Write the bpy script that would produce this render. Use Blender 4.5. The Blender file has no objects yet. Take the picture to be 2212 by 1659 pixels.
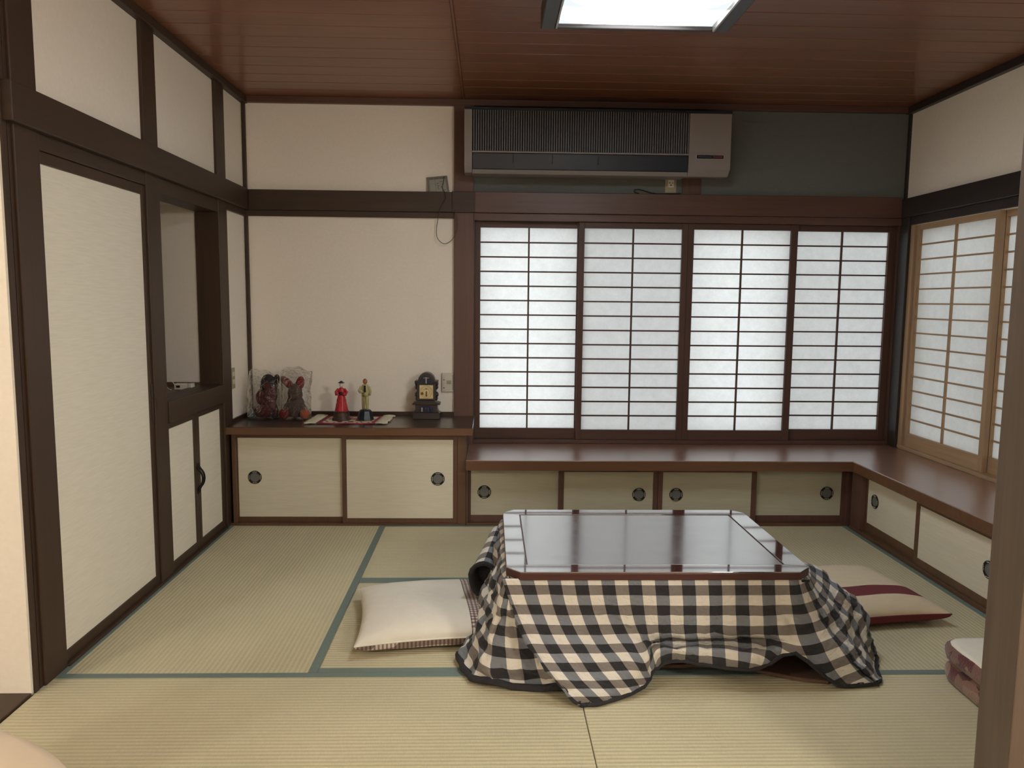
import bpy, math, random
from mathutils import Vector, Matrix, noise
random.seed(7)
S = bpy.context.scene
COL = S.collection

# ------------------------------------------------------------------ camera
F_PX, CAM = 1657.65, Vector((1.490, -2.5443, 1.3003))
YAW, PITCH, ROLL = 0.0300, 0.1081, 0.0097
_fw = Vector((math.sin(YAW)*math.cos(PITCH), math.cos(YAW)*math.cos(PITCH), -math.sin(PITCH)))
_r0 = Vector((math.cos(YAW), -math.sin(YAW), 0)); _u0 = _r0.cross(_fw)
_rt = _r0*math.cos(ROLL) + _u0*math.sin(ROLL)
_up = _u0*math.cos(ROLL) - _r0*math.sin(ROLL)
cam_data = bpy.data.cameras.new('camera'); cam_data.sensor_width = 36.0
cam_data.lens = F_PX*36.0/2212.0; cam_data.clip_start = 0.02
cam = bpy.data.objects.new('camera', cam_data); COL.objects.link(cam)
cam.matrix_world = Matrix(((_rt.x, _up.x, -_fw.x, CAM.x), (_rt.y, _up.y, -_fw.y, CAM.y), (_rt.z, _up.z, -_fw.z, CAM.z), (0, 0, 0, 1)))
S.camera = cam
def at(u, v, X=None, Y=None, Z=None):
    """point of the room seen at photo position u, v on a plane of the room"""
    d = _fw + _rt*((u-1106)/F_PX) - _up*((v-829.5)/F_PX)
    t = (X-CAM.x)/d.x if X is not None else (Y-CAM.y)/d.y if Y is not None else (Z-CAM.z)/d.z
    return CAM + d*t

# ------------------------------------------------------------------ daylight, view
SKY_STRENGTH = 1.84
LAMP_STRENGTH = 20.0         # ceiling lamp of the tatami room
HALL_STRENGTH = 86.0        # unseen warm globes added behind the viewer and past the side doorway
world = bpy.data.worlds.new('overcast_sky'); S.world = world; world.use_nodes = True
bg = world.node_tree.nodes['Background']
bg.inputs[0].default_value = (0.90, 0.97, 1.0, 1); bg.inputs[1].default_value = SKY_STRENGTH
S.view_settings.view_transform = 'Standard'; S.view_settings.look = 'None'
S.view_settings.exposure = 0.2; S.view_settings.gamma = 1.0; S.view_settings.use_curve_mapping = False
try:
    S.cycles.use_denoising = True; S.cycles.denoiser = 'OPENIMAGEDENOISE'
    S.cycles.max_bounces = 7; S.cycles.diffuse_bounces = 4; S.cycles.glossy_bounces = 3; S.cycles.use_adaptive_sampling = True; S.cycles.adaptive_threshold = 0.06; S.cycles.adaptive_min_samples = 20
    S.cycles.transparent_max_bounces = 10; S.cycles.sample_clamp_indirect = 6.0; S.cycles.blur_glossy = 0.5
except Exception:
    pass

# ------------------------------------------------------------------ materials
def lin(c):
    return tuple(((x/255)/12.92 if x/255 <= 0.04045 else ((x/255+0.055)/1.055)**2.4) for x in c)
class NT:
    def __init__(s, name):
        s.m = bpy.data.materials.new(name); s.m.use_nodes = True; s.t = s.m.node_tree; s.n = s.t.nodes
        s.b = s.n['Principled BSDF']; s.out = s.n['Material Output']
    def node(s, kind, **kw):
        n = s.n.new(kind)
        for k, v in kw.items():
            if k.startswith('_'): setattr(n, k[1:], v)
            else: n.inputs[k.replace('__', ' ')].default_value = v
        return n
    def link(s, a, b): s.t.links.new(a, b)
    def coords(s, scale=(1, 1, 1), kind='Object', rnd=True):
        tc = s.n.new('ShaderNodeTexCoord'); mp = s.n.new('ShaderNodeMapping'); mp.inputs['Scale'].default_value = scale
        s.link(tc.outputs[kind], mp.inputs[0])
        if rnd:
            oi = s.n.new('ShaderNodeObjectInfo'); mul = s.n.new('ShaderNodeMath'); mul.operation = 'MULTIPLY'; mul.inputs[1].default_value = 37.0
            s.link(oi.outputs['Random'], mul.inputs[0]); s.link(mul.outputs[0], mp.inputs['Location'])
        return mp.outputs[0]
    def ramp(s, fac, stops):
        r = s.n.new('ShaderNodeValToRGB'); e = r.color_ramp.elements
        while len(e) < len(stops): e.new(0.5)
        for q, (p, c) in zip(e, stops): q.position = p; q.color = (*c, 1)
        s.link(fac, r.inputs[0]); return r.outputs[0]
    def bump(s, h, strength=0.3, dist=0.002):
        b = s.n.new('ShaderNodeBump'); b.inputs['Strength'].default_value = strength; b.inputs['Distance'].default_value = dist
        s.link(h, b.inputs['Height']); s.link(b.outputs[0], s.b.inputs['Normal'])
def sc(c, k): return tuple(min(1, x*k) for x in c)

def plain(name, rgb, rough=0.6, metal=0.0, vary=0.06, scale=12, bump=0.0, spec=0.5, dist=0.002):
    t = NT(name); c = lin(rgb); co = t.coords((scale,)*3)
    nz = t.node('ShaderNodeTexNoise', Scale=1.0, Detail=4.0); t.link(co, nz.inputs['Vector'])
    t.link(t.ramp(nz.outputs[0], [(0.3, sc(c, 1-vary)), (0.7, sc(c, 1+vary))]), t.b.inputs['Base Color'])
    t.b.inputs['Roughness'].default_value = rough; t.b.inputs['Metallic'].default_value = metal
    t.b.inputs['Specular IOR Level'].default_value = spec
    if bump: t.bump(nz.outputs[0], bump, dist)
    return t.m
def wood(name, rgb, axis='X', rough=0.45, vary=0.22, fine=1.0, coat=0.0):
    t = NT(name); c = lin(rgb); a = 'XYZ'.index(axis); s1 = [34*fine]*3; s1[a] = 1.6*fine; s2 = [170*fine]*3; s2[a] = 6*fine
    n1 = t.node('ShaderNodeTexNoise', Scale=1.0, Detail=5.0, Distortion=0.6); t.link(t.coords(s1), n1.inputs['Vector'])
    n2 = t.node('ShaderNodeTexNoise', Scale=1.0, Detail=3.0); t.link(t.coords(s2), n2.inputs['Vector'])
    mx = t.node('ShaderNodeMath', _operation='MULTIPLY_ADD'); mx.inputs[1].default_value = 0.35
    t.link(n2.outputs[0], mx.inputs[0]); t.link(n1.outputs[0], mx.inputs[2])
    oi = t.n.new('ShaderNodeObjectInfo'); ad = t.node('ShaderNodeMath', _operation='MULTIPLY_ADD'); ad.inputs[1].default_value = 0.16
    t.link(oi.outputs['Random'], ad.inputs[0]); t.link(mx.outputs[0], ad.inputs[2])
    t.link(t.ramp(ad.outputs[0], [(0.38, sc(c, 1-vary)), (0.98, sc(c, 1+vary))]), t.b.inputs['Base Color'])
    t.b.inputs['Roughness'].default_value = rough; t.b.inputs['Coat Weight'].default_value = coat; t.b.inputs['Coat IOR'].default_value = 1.5+1.0*(coat > 0.4); t.b.inputs['Coat Roughness'].default_value = 0.12 if coat < 0.4 else 0.3
    t.bump(mx.outputs[0], 0.12, 0.001)
    return t.m
_WC = {}
def W(kind, axis):
    base = {'dark': ((62, 45, 32), 0.5, 0), 'cab': ((94, 67, 48), 0.42, 0), 'red': ((92, 64, 54), 0.42, 0), 'plank': ((132, 85, 60), 0.36, 0.25),
            'shelf': ((58, 41, 33), 0.3, 0.3), 'ledge': ((128, 84, 60), 0.3, 0.9), 'ledgelip': ((102, 69, 45), 0.4, 0.1), 'shoji': ((80, 54, 44), 0.5, 0), 'pale': ((162, 132, 100), 0.55, 0),
            'blackish': ((48, 40, 36), 0.4, 0), 'jamb': ((96, 84, 72), 0.5, 0), 'clock': ((50, 40, 38), 0.35, 0.1)}[kind]
    k = (kind, axis)
    if k not in _WC: _WC[k] = wood(f'wood_{kind}_{axis}', base[0], axis, base[1], 0.2, 1.0, base[2])
    return _WC[k]

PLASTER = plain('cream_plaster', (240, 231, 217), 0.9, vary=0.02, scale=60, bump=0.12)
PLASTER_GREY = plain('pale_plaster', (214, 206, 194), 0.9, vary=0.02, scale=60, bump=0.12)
GREEN = plain('green_sand_plaster', (106, 109, 104), 0.95, vary=0.06, scale=180, bump=0.25)
def fusuma(name, rgb, axis):
    t = NT(name); c = lin(rgb); s = [160]*3; s['XYZ'.index(axis)] = 9
    n = t.node('ShaderNodeTexNoise', Scale=1.0, Detail=4.0); t.link(t.coords(s), n.inputs['Vector'])
    t.link(t.ramp(n.outputs[0], [(0.3, sc(c, 0.95)), (0.7, sc(c, 1.04))]), t.b.inputs['Base Color'])
    t.b.inputs['Roughness'].default_value = 0.8; t.bump(n.outputs[0], 0.12, 0.001); return t.m
FUSUMA = fusuma('closet_paper', (230, 224, 207), 'Y')
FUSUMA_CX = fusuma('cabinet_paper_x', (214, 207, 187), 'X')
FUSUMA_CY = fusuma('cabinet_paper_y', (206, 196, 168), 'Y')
FUSUMA_SHADED = fusuma('cabinet_paper_shaded', (182, 176, 154), 'X')  # cabinet paper darkened: shade of the backlit doors is put into the colour

def tatami_mat(name, rgb):
    t = NT(name); c = lin(rgb)
    co = t.coords((1, 1, 1))
    wv = t.node('ShaderNodeTexWave', Scale=1.0); wv.wave_type = 'BANDS'; wv.bands_direction = 'Y'; wv.wave_profile = 'SIN'
    wv.inputs['Scale'].default_value = 17.5; wv.inputs['Distortion'].default_value = 0.25; wv.inputs['Detail'].default_value = 1.0; t.link(co, wv.inputs['Vector'])
    nz = t.node('ShaderNodeTexNoise', Scale=1.0, Detail=3.0); t.link(t.coords((420, 55, 1)), nz.inputs['Vector'])
    big = t.node('ShaderNodeTexNoise', Scale=2.2, Detail=3.0); t.link(t.coords((1, 1, 1)), big.inputs['Vector'])
    a = t.node('ShaderNodeMath', _operation='MULTIPLY_ADD'); a.inputs[1].default_value = 0.25; t.link(wv.outputs[1], a.inputs[0])
    b = t.node('ShaderNodeMath', _operation='MULTIPLY_ADD'); b.inputs[1].default_value = 0.45; t.link(nz.outputs[0], b.inputs[0]); t.link(b.outputs[0], a.inputs[2])
    d = t.node('ShaderNodeMath', _operation='MULTIPLY'); d.inputs[1].default_value = 0.45; t.link(big.outputs[0], d.inputs[0]); t.link(d.outputs[0], b.inputs[2])
    t.link(t.ramp(a.outputs[0], [(0.28, sc(c, 0.78)), (0.85, sc(c, 1.16))]), t.b.inputs['Base Color'])
    h = t.node('ShaderNodeMath', _operation='MULTIPLY_ADD'); h.inputs[1].default_value = 0.35; t.link(nz.outputs[0], h.inputs[0]); t.link(wv.outputs[1], h.inputs[2])
    t.bump(h.outputs[0], 0.55, 0.0022); t.b.inputs['Roughness'].default_value = 0.55
    t.b.inputs['Sheen Weight'].default_value = 0.15
    return t.m
TATAMI = tatami_mat('woven_rush', (198, 188, 152))
HERI = plain('mat_border_cloth', (112, 126, 119), 0.85, vary=0.08, scale=300, bump=0.2)

def gingham(name, pu, pv, cream, ucol, vcol, both, bump=0.25):
    t = NT(name); tc = t.n.new('ShaderNodeTexCoord'); sp = t.n.new('ShaderNodeSeparateXYZ'); t.link(tc.outputs['UV'], sp.inputs[0])
    def stripe(sock, p):
        d = t.node('ShaderNodeMath', _operation='DIVIDE'); d.inputs[1].default_value = 2*p; t.link(sock, d.inputs[0])
        f = t.node('ShaderNodeMath', _operation='FRACT'); t.link(d.outputs[0], f.inputs[0])
        g = t.node('ShaderNodeMath', _operation='GREATER_THAN'); g.inputs[1].default_value = 0.5; t.link(f.outputs[0], g.inputs[0]); return g.outputs[0]
    a, b = stripe(sp.outputs[0], pu), stripe(sp.outputs[1], pv)
    def mix(f, x, y):
        m = t.n.new('ShaderNodeMix'); m.data_type = 'RGBA'; t.link(f, m.inputs[0])
        for s, v in ((6, x), (7, y)):
            if isinstance(v, tuple): m.inputs[s].default_value = (*v, 1)
            else: t.link(v, m.inputs[s])
        return m.outputs[2]
    c = mix(b, mix(a, lin(cream), lin(ucol)), mix(a, lin(vcol), lin(both)))
    nz = t.node('ShaderNodeTexNoise', Scale=900.0, Detail=2.0); t.link(tc.outputs['UV'], nz.inputs['Vector'])
    m = t.n.new('ShaderNodeMix'); m.data_type = 'RGBA'; m.blend_type = 'MULTIPLY'; m.inputs[0].default_value = 0.5
    t.link(c, m.inputs[6]); t.link(t.ramp(nz.outputs[0], [(0.25, (0.7, 0.7, 0.7)), (0.75, (1, 1, 1))]), m.inputs[7])
    t.link(m.outputs[2], t.b.inputs['Base Color']); t.b.inputs['Roughness'].default_value = 0.9; t.b.inputs['Sheen Weight'].default_value = 0.1
    nb = t.node('ShaderNodeTexNoise', Scale=55.0, Detail=4.0); t.link(tc.outputs['UV'], nb.inputs['Vector']); t.bump(nb.outputs[0], bump, 0.010)
    return t.m
QUILT = gingham('black_cream_gingham', 0.0457, 0.0345, (226, 220, 209), (124, 128, 135), (130, 123, 117), (42, 41, 44), 0.8)
SMALLG = gingham('small_brown_gingham', 0.0075, 0.0075, (222, 210, 200), (150, 130, 122), (150, 130, 122), (106, 84, 78), 0.1)
LINING = plain('charcoal_fleece', (46, 45, 47), 1.0, vary=0.15, scale=200, bump=0.5, dist=0.004)
WHITE_COTTON = plain('white_cotton', (226, 220, 206), 0.9, vary=0.02, scale=25, bump=0.25, dist=0.006)
CREAM_COTTON = plain('cream_cotton', (214, 196, 166), 0.9, vary=0.03, scale=25, bump=0.25, dist=0.006)
MAROON = plain('maroon_cotton', (112, 46, 52), 0.9, vary=0.06, scale=40, bump=0.15)
def patchfur():
    t = NT('maroon_patchwork_fur'); co = t.coords((1, 1, 1))
    v = t.node('ShaderNodeTexVoronoi', Scale=16.0, Randomness=0.55); t.link(co, v.inputs['Vector'])
    c = t.ramp(v.outputs[1], [(0.0, lin((100, 42, 44))), (0.35, lin((82, 46, 46))), (0.7, lin((146, 114, 96))), (1.0, lin((108, 66, 58)))])
    t.link(c, t.b.inputs['Base Color']); n = t.node('ShaderNodeTexNoise', Scale=160.0, Detail=3.0); t.link(co, n.inputs['Vector'])
    t.bump(n.outputs[0], 0.6, 0.006); t.b.inputs['Roughness'].default_value = 1.0; t.b.inputs['Sheen Weight'].default_value = 0.3; return t.m
PATCH = patchfur()
def lacquer(name, rgb, rough, bump):
    t = NT(name); c = lin(rgb); co = t.coords((2, 30, 30)); n = t.node('ShaderNodeTexNoise', Scale=1.0, Detail=5.0); t.link(co, n.inputs['Vector'])
    t.link(t.ramp(n.outputs[0], [(0.3, sc(c, 0.75)), (0.7, sc(c, 1.25))]), t.b.inputs['Base Color'])
    n2 = t.node('ShaderNodeTexNoise', Scale=7.0, Detail=4.0); t.link(t.coords((1, 2.2, 1)), n2.inputs['Vector'])
    t.link(t.ramp(n2.outputs[0], [(0.35, (rough*0.7,)*3), (0.7, (rough*1.3,)*3)]), t.b.inputs['Roughness'])
    t.b.inputs['IOR'].default_value = 3.6; t.b.inputs['Coat IOR'].default_value = 3.4; t.b.inputs['Coat Weight'].default_value = 1.0; t.b.inputs['Coat Roughness'].default_value = rough*0.6
    n3 = t.node('ShaderNodeTexNoise', Scale=22.0, Detail=2.0); t.link(t.coords((1, 3, 1)), n3.inputs['Vector'])
    if bump: t.bump(n3.outputs[0], bump, 0.001)
    return t.m
LACQ = lacquer('dark_red_lacquer', (66, 26, 22), 0.06, 0.03)
LACQ_IN = lacquer('dark_lacquer_panel', (58, 28, 24), 0.2, 0.1)
LACQ_SIDE = wood('table_edge_wood', (72, 40, 36), 'X', 0.4)
DARKMETAL = plain('black_metal', (34, 32, 32), 0.4, 0.6)
BRONZE = plain('aged_bronze', (76, 58, 48), 0.5, 0.3, vary=0.3, scale=60, bump=0.3)
BEAD = plain('ring_bead_brass', (214, 204, 178), 0.4, 0.0)
DISH = plain('pull_dish', (104, 104, 102), 0.45, 0.0)
RINGM = plain('pull_ring', (26, 24, 24), 0.4, 0.2)
AC_BEIGE = plain('beige_plastic', (142, 134, 128), 0.5, vary=0.02)
AC_NAVY = plain('navy_plastic', (22, 30, 44), 0.35, vary=0.05)
AC_DARK = plain('dark_grille_back', (38, 38, 44), 0.6)
AC_SLAT = plain('pale_grille_slat', (140, 138, 138), 0.45, vary=0.02)
AC_GLASS = plain('display_black', (16, 17, 22), 0.15)
SILVER = plain('silver_trim', (180, 176, 170), 0.35, 0.5)
REDINK = plain('display_red', (96, 44, 50), 0.4)
BLUEINK = plain('display_blue', (64, 70, 92), 0.4)
IVORY = plain('ivory_plastic', (206, 200, 184), 0.45, vary=0.02)
TAN = plain('tan_plastic', (160, 150, 118), 0.45, vary=0.03)
BLACK = plain('black_plastic', (22, 22, 22), 0.5)
BROWNCORD = plain('brown_cord', (70, 58, 44), 0.6)
WHITECORD = plain('white_cord', (210, 204, 196), 0.6)
RED = plain('red_glaze', (176, 40, 46), 0.35, vary=0.1, scale=90, bump=0.15)
KHAKI = plain('khaki_glaze', (176, 166, 112), 0.45, vary=0.1, scale=60)
SKIN = plain('pale_wood_ball', (222, 206, 190), 0.45)
BROWNBALL = plain('brown_wood_ball', (142, 96, 56), 0.45)
BLUEBLACK = plain('blue_black_glaze', (28, 36, 44), 0.35, vary=0.3, scale=70, bump=0.3)
NAVYCAP = plain('navy_paint', (46, 40, 66), 0.5)
FRINGE = plain('ivory_fringe_yarn', (206, 196, 172), 0.95, vary=0.08, scale=200, bump=0.4)
CLOTHRED = plain('doily_red', (150, 52, 62), 0.9, vary=0.12, scale=150)
DIAL = plain('dial_cream', (214, 194, 142), 0.5, vary=0.05, scale=60)
DIALDK = plain('dial_brown', (110, 74, 44), 0.5)
NAVYG = plain('clock_navy', (24, 30, 58), 0.3)
PLUSH_MAROON = plain('maroon_plush', (78, 26, 30), 0.95, vary=0.15, scale=120, bump=0.5, dist=0.004)
PLUSH_RED = plain('red_plush', (116, 30, 30), 0.9, vary=0.12, scale=120, bump=0.4, dist=0.004)
PLUSH_BROWN = plain('brown_plush', (80, 63, 58), 0.95, vary=0.15, scale=120, bump=0.5, dist=0.004)
PLUSH_BLACK = plain('black_plush', (30, 27, 30), 0.8, vary=0.1, scale=120, bump=0.4, dist=0.004)
PLUSH_TEAL = plain('teal_plush', (70, 96, 98), 0.9, scale=120, bump=0.4)
ORANGE = plain('orange_plush', (150, 78, 50), 0.9, scale=120, bump=0.4)
ALU = plain('bronze_sash', (88, 80, 72), 0.4, 0.6)
CONCRETE = plain('grey_block', (120, 118, 112), 0.9, vary=0.1, scale=20, bump=0.3)
LEATHER = plain('cream_leather', (226, 206, 180), 0.45, vary=0.04, scale=12, bump=0.1)
FLOORW = wood('hall_floor', (120, 84, 56), 'X', 0.4)
SLEEVE_CARD = plain('pale_green_card', (150, 152, 138), 0.6, vary=0.05)
SLEEVE_RIM = plain('clear_sleeve_rim', (128, 120, 112), 0.3)
INK = plain('grey_ink', (84, 82, 74), 0.7)

def paper():
    t = NT('shoji_paper'); t.n.remove(t.b)
    n = t.node('ShaderNodeTexNoise', Scale=14.0, Detail=7.0, Roughness=0.72); t.link(t.coords(), n.inputs['Vector'])
    n2 = t.node('ShaderNodeTexNoise', Scale=95.0, Detail=3.0, Roughness=0.6); t.link(t.coords((1, 1, 1.6)), n2.inputs['Vector'])
    m = t.node('ShaderNodeMath', _operation='MULTIPLY_ADD'); m.inputs[1].default_value = 0.5; t.link(n2.outputs[0], m.inputs[0]); t.link(n.outputs[0], m.inputs[2])
    c = t.ramp(m.outputs[0], [(0.5, (0.80, 0.80, 0.785)), (1.0, (0.93, 0.93, 0.915))])
    tr = t.n.new('ShaderNodeBsdfTranslucent'); df = t.n.new('ShaderNodeBsdfDiffuse'); mx = t.n.new('ShaderNodeMixShader'); mx.inputs[0].default_value = 0.42
    t.link(c, tr.inputs[0]); t.link(c, df.inputs[0]); t.link(tr.outputs[0], mx.inputs[1]); t.link(df.outputs[0], mx.inputs[2]); t.link(mx.outputs[0], t.out.inputs[0]); return t.m
PAPER = paper()
def seethrough(name, rgb, opaque, rough, glossy=True):
    t = NT(name); t.n.remove(t.b); tr = t.n.new('ShaderNodeBsdfTransparent'); mx = t.n.new('ShaderNodeMixShader')
    g = t.n.new('ShaderNodeBsdfGlossy' if glossy else 'ShaderNodeBsdfDiffuse'); g.inputs[0].default_value = (*lin(rgb), 1)
    if glossy: g.inputs['Roughness'].default_value = rough
    if glossy:
        lw = t.n.new('ShaderNodeLayerWeight'); lw.inputs[0].default_value = opaque; t.link(lw.outputs[1], mx.inputs[0])
    else: mx.inputs[0].default_value = opaque
    t.link(tr.outputs[0], mx.inputs[1]); t.link(g.outputs[0], mx.inputs[2]); t.link(mx.outputs[0], t.out.inputs[0])
    if glossy and rough < 0.2 and 'bag' in name:
        n = t.node('ShaderNodeTexNoise', Scale=26.0, Detail=3.0, Distortion=1.2); t.link(t.coords(), n.inputs['Vector'])
        b = t.node('ShaderNodeBump', Strength=0.9, Distance=0.02); t.link(n.outputs[0], b.inputs['Height']); t.link(b.outputs[0], g.inputs['Normal']); t.link(b.outputs[0], lw.inputs['Normal'])
    return t.m
PANE = seethrough('window_glass', (255, 255, 255), 0.15, 0.02)
SCREEN = seethrough('dimming_mesh', (60, 60, 60), 0.24, 1, False)
BAGM = seethrough('clear_plastic_bag', (255, 252, 245), 0.5, 0.06)
def glow(name, color, strength, rings=False):
    t = NT(name); t.n.remove(t.b); e = t.n.new('ShaderNodeEmission'); e.inputs[0].default_value = (*color, 1); e.inputs[1].default_value = strength
    if rings:   # two lamp tubes behind the milky cover: brighter along them
        tc = t.n.new('ShaderNodeTexCoord'); sp = t.n.new('ShaderNodeSeparateXYZ'); t.link(tc.outputs['Object'], sp.inputs[0])
        g = []
        for cy in (-0.19, 0.02, 0.24):
            a = t.node('ShaderNodeMath', _operation='ADD'); a.inputs[1].default_value = -cy; t.link(sp.outputs[1], a.inputs[0])
            a2 = t.node('ShaderNodeMath', _operation='MULTIPLY'); t.link(a.outputs[0], a2.inputs[0]); t.link(a.outputs[0], a2.inputs[1])
            x2 = t.node('ShaderNodeMath', _operation='MULTIPLY'); t.link(sp.outputs[0], x2.inputs[0]); t.link(sp.outputs[0], x2.inputs[1])
            k = t.node('ShaderNodeMath', _operation='MULTIPLY_ADD'); k.inputs[1].default_value = 0.16; k.inputs[2].default_value = 0.0; t.link(x2.outputs[0], k.inputs[0])
            k2 = t.node('ShaderNodeMath', _operation='MULTIPLY_ADD'); k2.inputs[1].default_value = 1.0; t.link(a2.outputs[0], k2.inputs[0]); t.link(k.outputs[0], k2.inputs[2]); g.append(k2.outputs[0])
        m1 = t.node('ShaderNodeMath', _operation='MINIMUM'); t.link(g[0], m1.inputs[0]); t.link(g[1], m1.inputs[1])
        m2 = t.node('ShaderNodeMath', _operation='MINIMUM'); t.link(m1.outputs[0], m2.inputs[0]); t.link(g[2], m2.inputs[1])
        mr = t.n.new('ShaderNodeMapRange'); mr.inputs[1].default_value = 0.004; mr.inputs[2].default_value = 0.02
        mr.inputs[3].default_value = strength; mr.inputs[4].default_value = 0.9; t.link(m2.outputs[0], mr.inputs[0]); t.link(mr.outputs[0], e.inputs[1])
    t.link(e.outputs[0], t.out.inputs[0]); return t.m
LAMP_COVER = glow('milky_lamp_cover', (0.86, 0.94, 1.0), LAMP_STRENGTH, True)
WARM_GLOW = glow('added_warm_globe', (1.0, 0.95, 0.86), HALL_STRENGTH)

# ------------------------------------------------------------------ mesh helpers
class MB:
    def __init__(s): s.v, s.f, s.m, s.uv = [], [], [], {}
    def add(s, vs, fs, mi=0, uvs=None):
        b = len(s.v); s.v += [Vector(v) for v in vs]
        for f in fs: s.f.append([b+i for i in f]); s.m.append(mi)
        if uvs:
            for i, q in enumerate(uvs): s.uv[b+i] = q
        return s
    def box(s, x0, x1, y0, y1, z0, z1, mi=0):
        return s.add([(x0, y0, z0), (x1, y0, z0), (x1, y1, z0), (x0, y1, z0), (x0, y0, z1), (x1, y0, z1), (x1, y1, z1), (x0, y1, z1)],
                     [(0, 3, 2, 1), (4, 5, 6, 7), (0, 1, 5, 4), (1, 2, 6, 5), (2, 3, 7, 6), (3, 0, 4, 7)], mi)
    def prism(s, poly, lo, hi, axis='Z', mi=0):
        """extrude a 2-D polygon along an axis; the polygon lies in the other two axes in cyclic order"""
        def P(p, h): return (p[0], p[1], h) if axis == 'Z' else (h, p[0], p[1]) if axis == 'X' else (p[0], h, p[1])
        n = len(poly); vs = [P(p, lo) for p in poly]+[P(p, hi) for p in poly]
        fs = [tuple(range(n))[::-1], tuple(range(n, 2*n))]+[(i, (i+1) % n, n+(i+1) % n, n+i) for i in range(n)]
        return s.add(vs, fs, mi)
    def tube(s, pts, r, n=8, mi=0, closed=False):
        pts = [Vector(p) for p in pts]; k = len(pts); rs = r if isinstance(r, (list, tuple)) else [r]*k; rings = []
        prev = None
        for i, p in enumerate(pts):
            a = pts[i-1] if i else (pts[-1] if closed else p); b = pts[(i+1) % k] if (i < k-1 or closed) else p
            t = (b-a).normalized() if (b-a).length > 1e-9 else Vector((0, 0, 1))
            q = prev if prev is not None else (Vector((0, 0, 1)) if abs(t.z) < 0.9 else Vector((1, 0, 0)))
            x = (q - t*q.dot(t));  x = x.normalized() if x.length > 1e-6 else t.orthogonal().normalized()
            y = t.cross(x); prev = x
            rings.append([p+(x*math.cos(2*math.pi*j/n)+y*math.sin(2*math.pi*j/n))*rs[i] for j in range(n)])
        vs = [v for rg in rings for v in rg]; fs = []
        for i in range(k if closed else k-1):
            for j in range(n): fs.append((i*n+j, i*n+(j+1) % n, ((i+1) % k)*n+(j+1) % n, ((i+1) % k)*n+j))
        if not closed: fs += [tuple(range(n))[::-1], tuple((k-1)*n+j for j in range(n))]
        return s.add(vs, fs, mi)
    def lathe(s, prof, c=(0, 0, 0), n=24, axis='Z', mi=0, sx=1, sy=1, caps=True):
        """profile of (radius, height) turned around an axis"""
        c = Vector(c); vs = []
        for r, h in prof:
            for j in range(n):
                a = 2*math.pi*j/n; x, y = r*math.cos(a)*sx, r*math.sin(a)*sy
                vs.append(c+Vector((x, y, h) if axis == 'Z' else (x, h, y) if axis == 'Y' else (h, x, y)))
        k = len(prof); fs = [(i*n+j, i*n+(j+1) % n, (i+1)*n+(j+1) % n, (i+1)*n+j) for i in range(k-1) for j in range(n)]
        if caps: fs += [tuple(range(n))[::-1], tuple((k-1)*n+j for j in range(n))]
        return s.add(vs, fs, mi)
    def ball(s, c, r, rot=None, n=16, m=10, mi=0, jitter=0.0, taper=0.0):
        c = Vector(c); r = Vector(r if isinstance(r, (tuple, list)) else (r, r, r)); R = rot or Matrix.Identity(3); vs = []
        for i in range(m+1):
            th = math.pi*i/m
            for j in range(n):
                a = 2*math.pi*j/n; p = Vector((math.sin(th)*math.cos(a), math.sin(th)*math.sin(a), math.cos(th)))
                k = 1-taper*p.z
                if jitter: k *= 1+jitter*noise.noise(p*2.1+c*9)
                vs.append(c+R @ Vector((p.x*r.x*k, p.y*r.y*k, p.z*r.z)))
        return s.add(vs, [(i*n+j, i*n+(j+1) % n, (i+1)*n+(j+1) % n, (i+1)*n+j) for i in range(m) for j in range(n)], mi)
    def build(s, name, mats, parent=None, loc=None, bevel=0.0, smooth=False, seg=2, origin=None):
        """one mesh object. Vertices are given in room coordinates; loc is the object's own base point"""
        if not isinstance(mats, (list, tuple)): mats = [mats]
        o0 = Vector(loc) if loc is not None else (ORG.get(parent.name, Vector((0, 0, 0))) if parent else Vector((0, 0, 0)))
        if origin is not None: o0 = Vector(origin)
        me = bpy.data.meshes.new(name); me.from_pydata([tuple(v-o0) for v in s.v], [], s.f)
        for m in mats: me.materials.append(m)
        me.polygons.foreach_set('material_index', s.m)
        if s.uv:
            ul = me.uv_layers.new(name='UVMap')
            for lp in me.loops: ul.data[lp.index].uv = s.uv.get(lp.vertex_index, (0, 0))
        if smooth: me.polygons.foreach_set('use_smooth', [True]*len(me.polygons))
        me.validate(); me.update()
        o = bpy.data.objects.new(name, me); COL.objects.link(o)
        if parent: o.parent = parent
        else: o.location = o0
        if origin is not None and parent: o.location = o0-ORG.get(parent.name, Vector((0, 0, 0)))
        ORG[o.name] = o0
        if bevel:
            b = o.modifiers.new('bevel', 'BEVEL'); b.width = bevel; b.segments = seg; b.limit_method = 'ANGLE'
            b.harden_normals = False
        return o
ORG = {}
def B(x0, x1, y0, y1, z0, z1): return MB().box(x0, x1, y0, y1, z0, z1)
def tag(o, label, cat=None, group=None, kind=None):
    o['label'] = label
    if cat: o['category'] = cat
    if group: o['group'] = group
    if kind: o['kind'] = kind
    return o
def empty(name, loc, label, cat, group=None, kind=None, rz=0.0):
    o = bpy.data.objects.new(name, None); COL.objects.link(o); o.location = loc; o.rotation_euler.z = rz; o.empty_display_size = 0.1
    ORG[o.name] = Vector(loc); return tag(o, label, cat, group, kind)
def twin(o, parent, loc=None):
    c = o.copy(); COL.objects.link(c); c.parent = parent
    if loc is not None: c.location = loc
    return c
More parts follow.
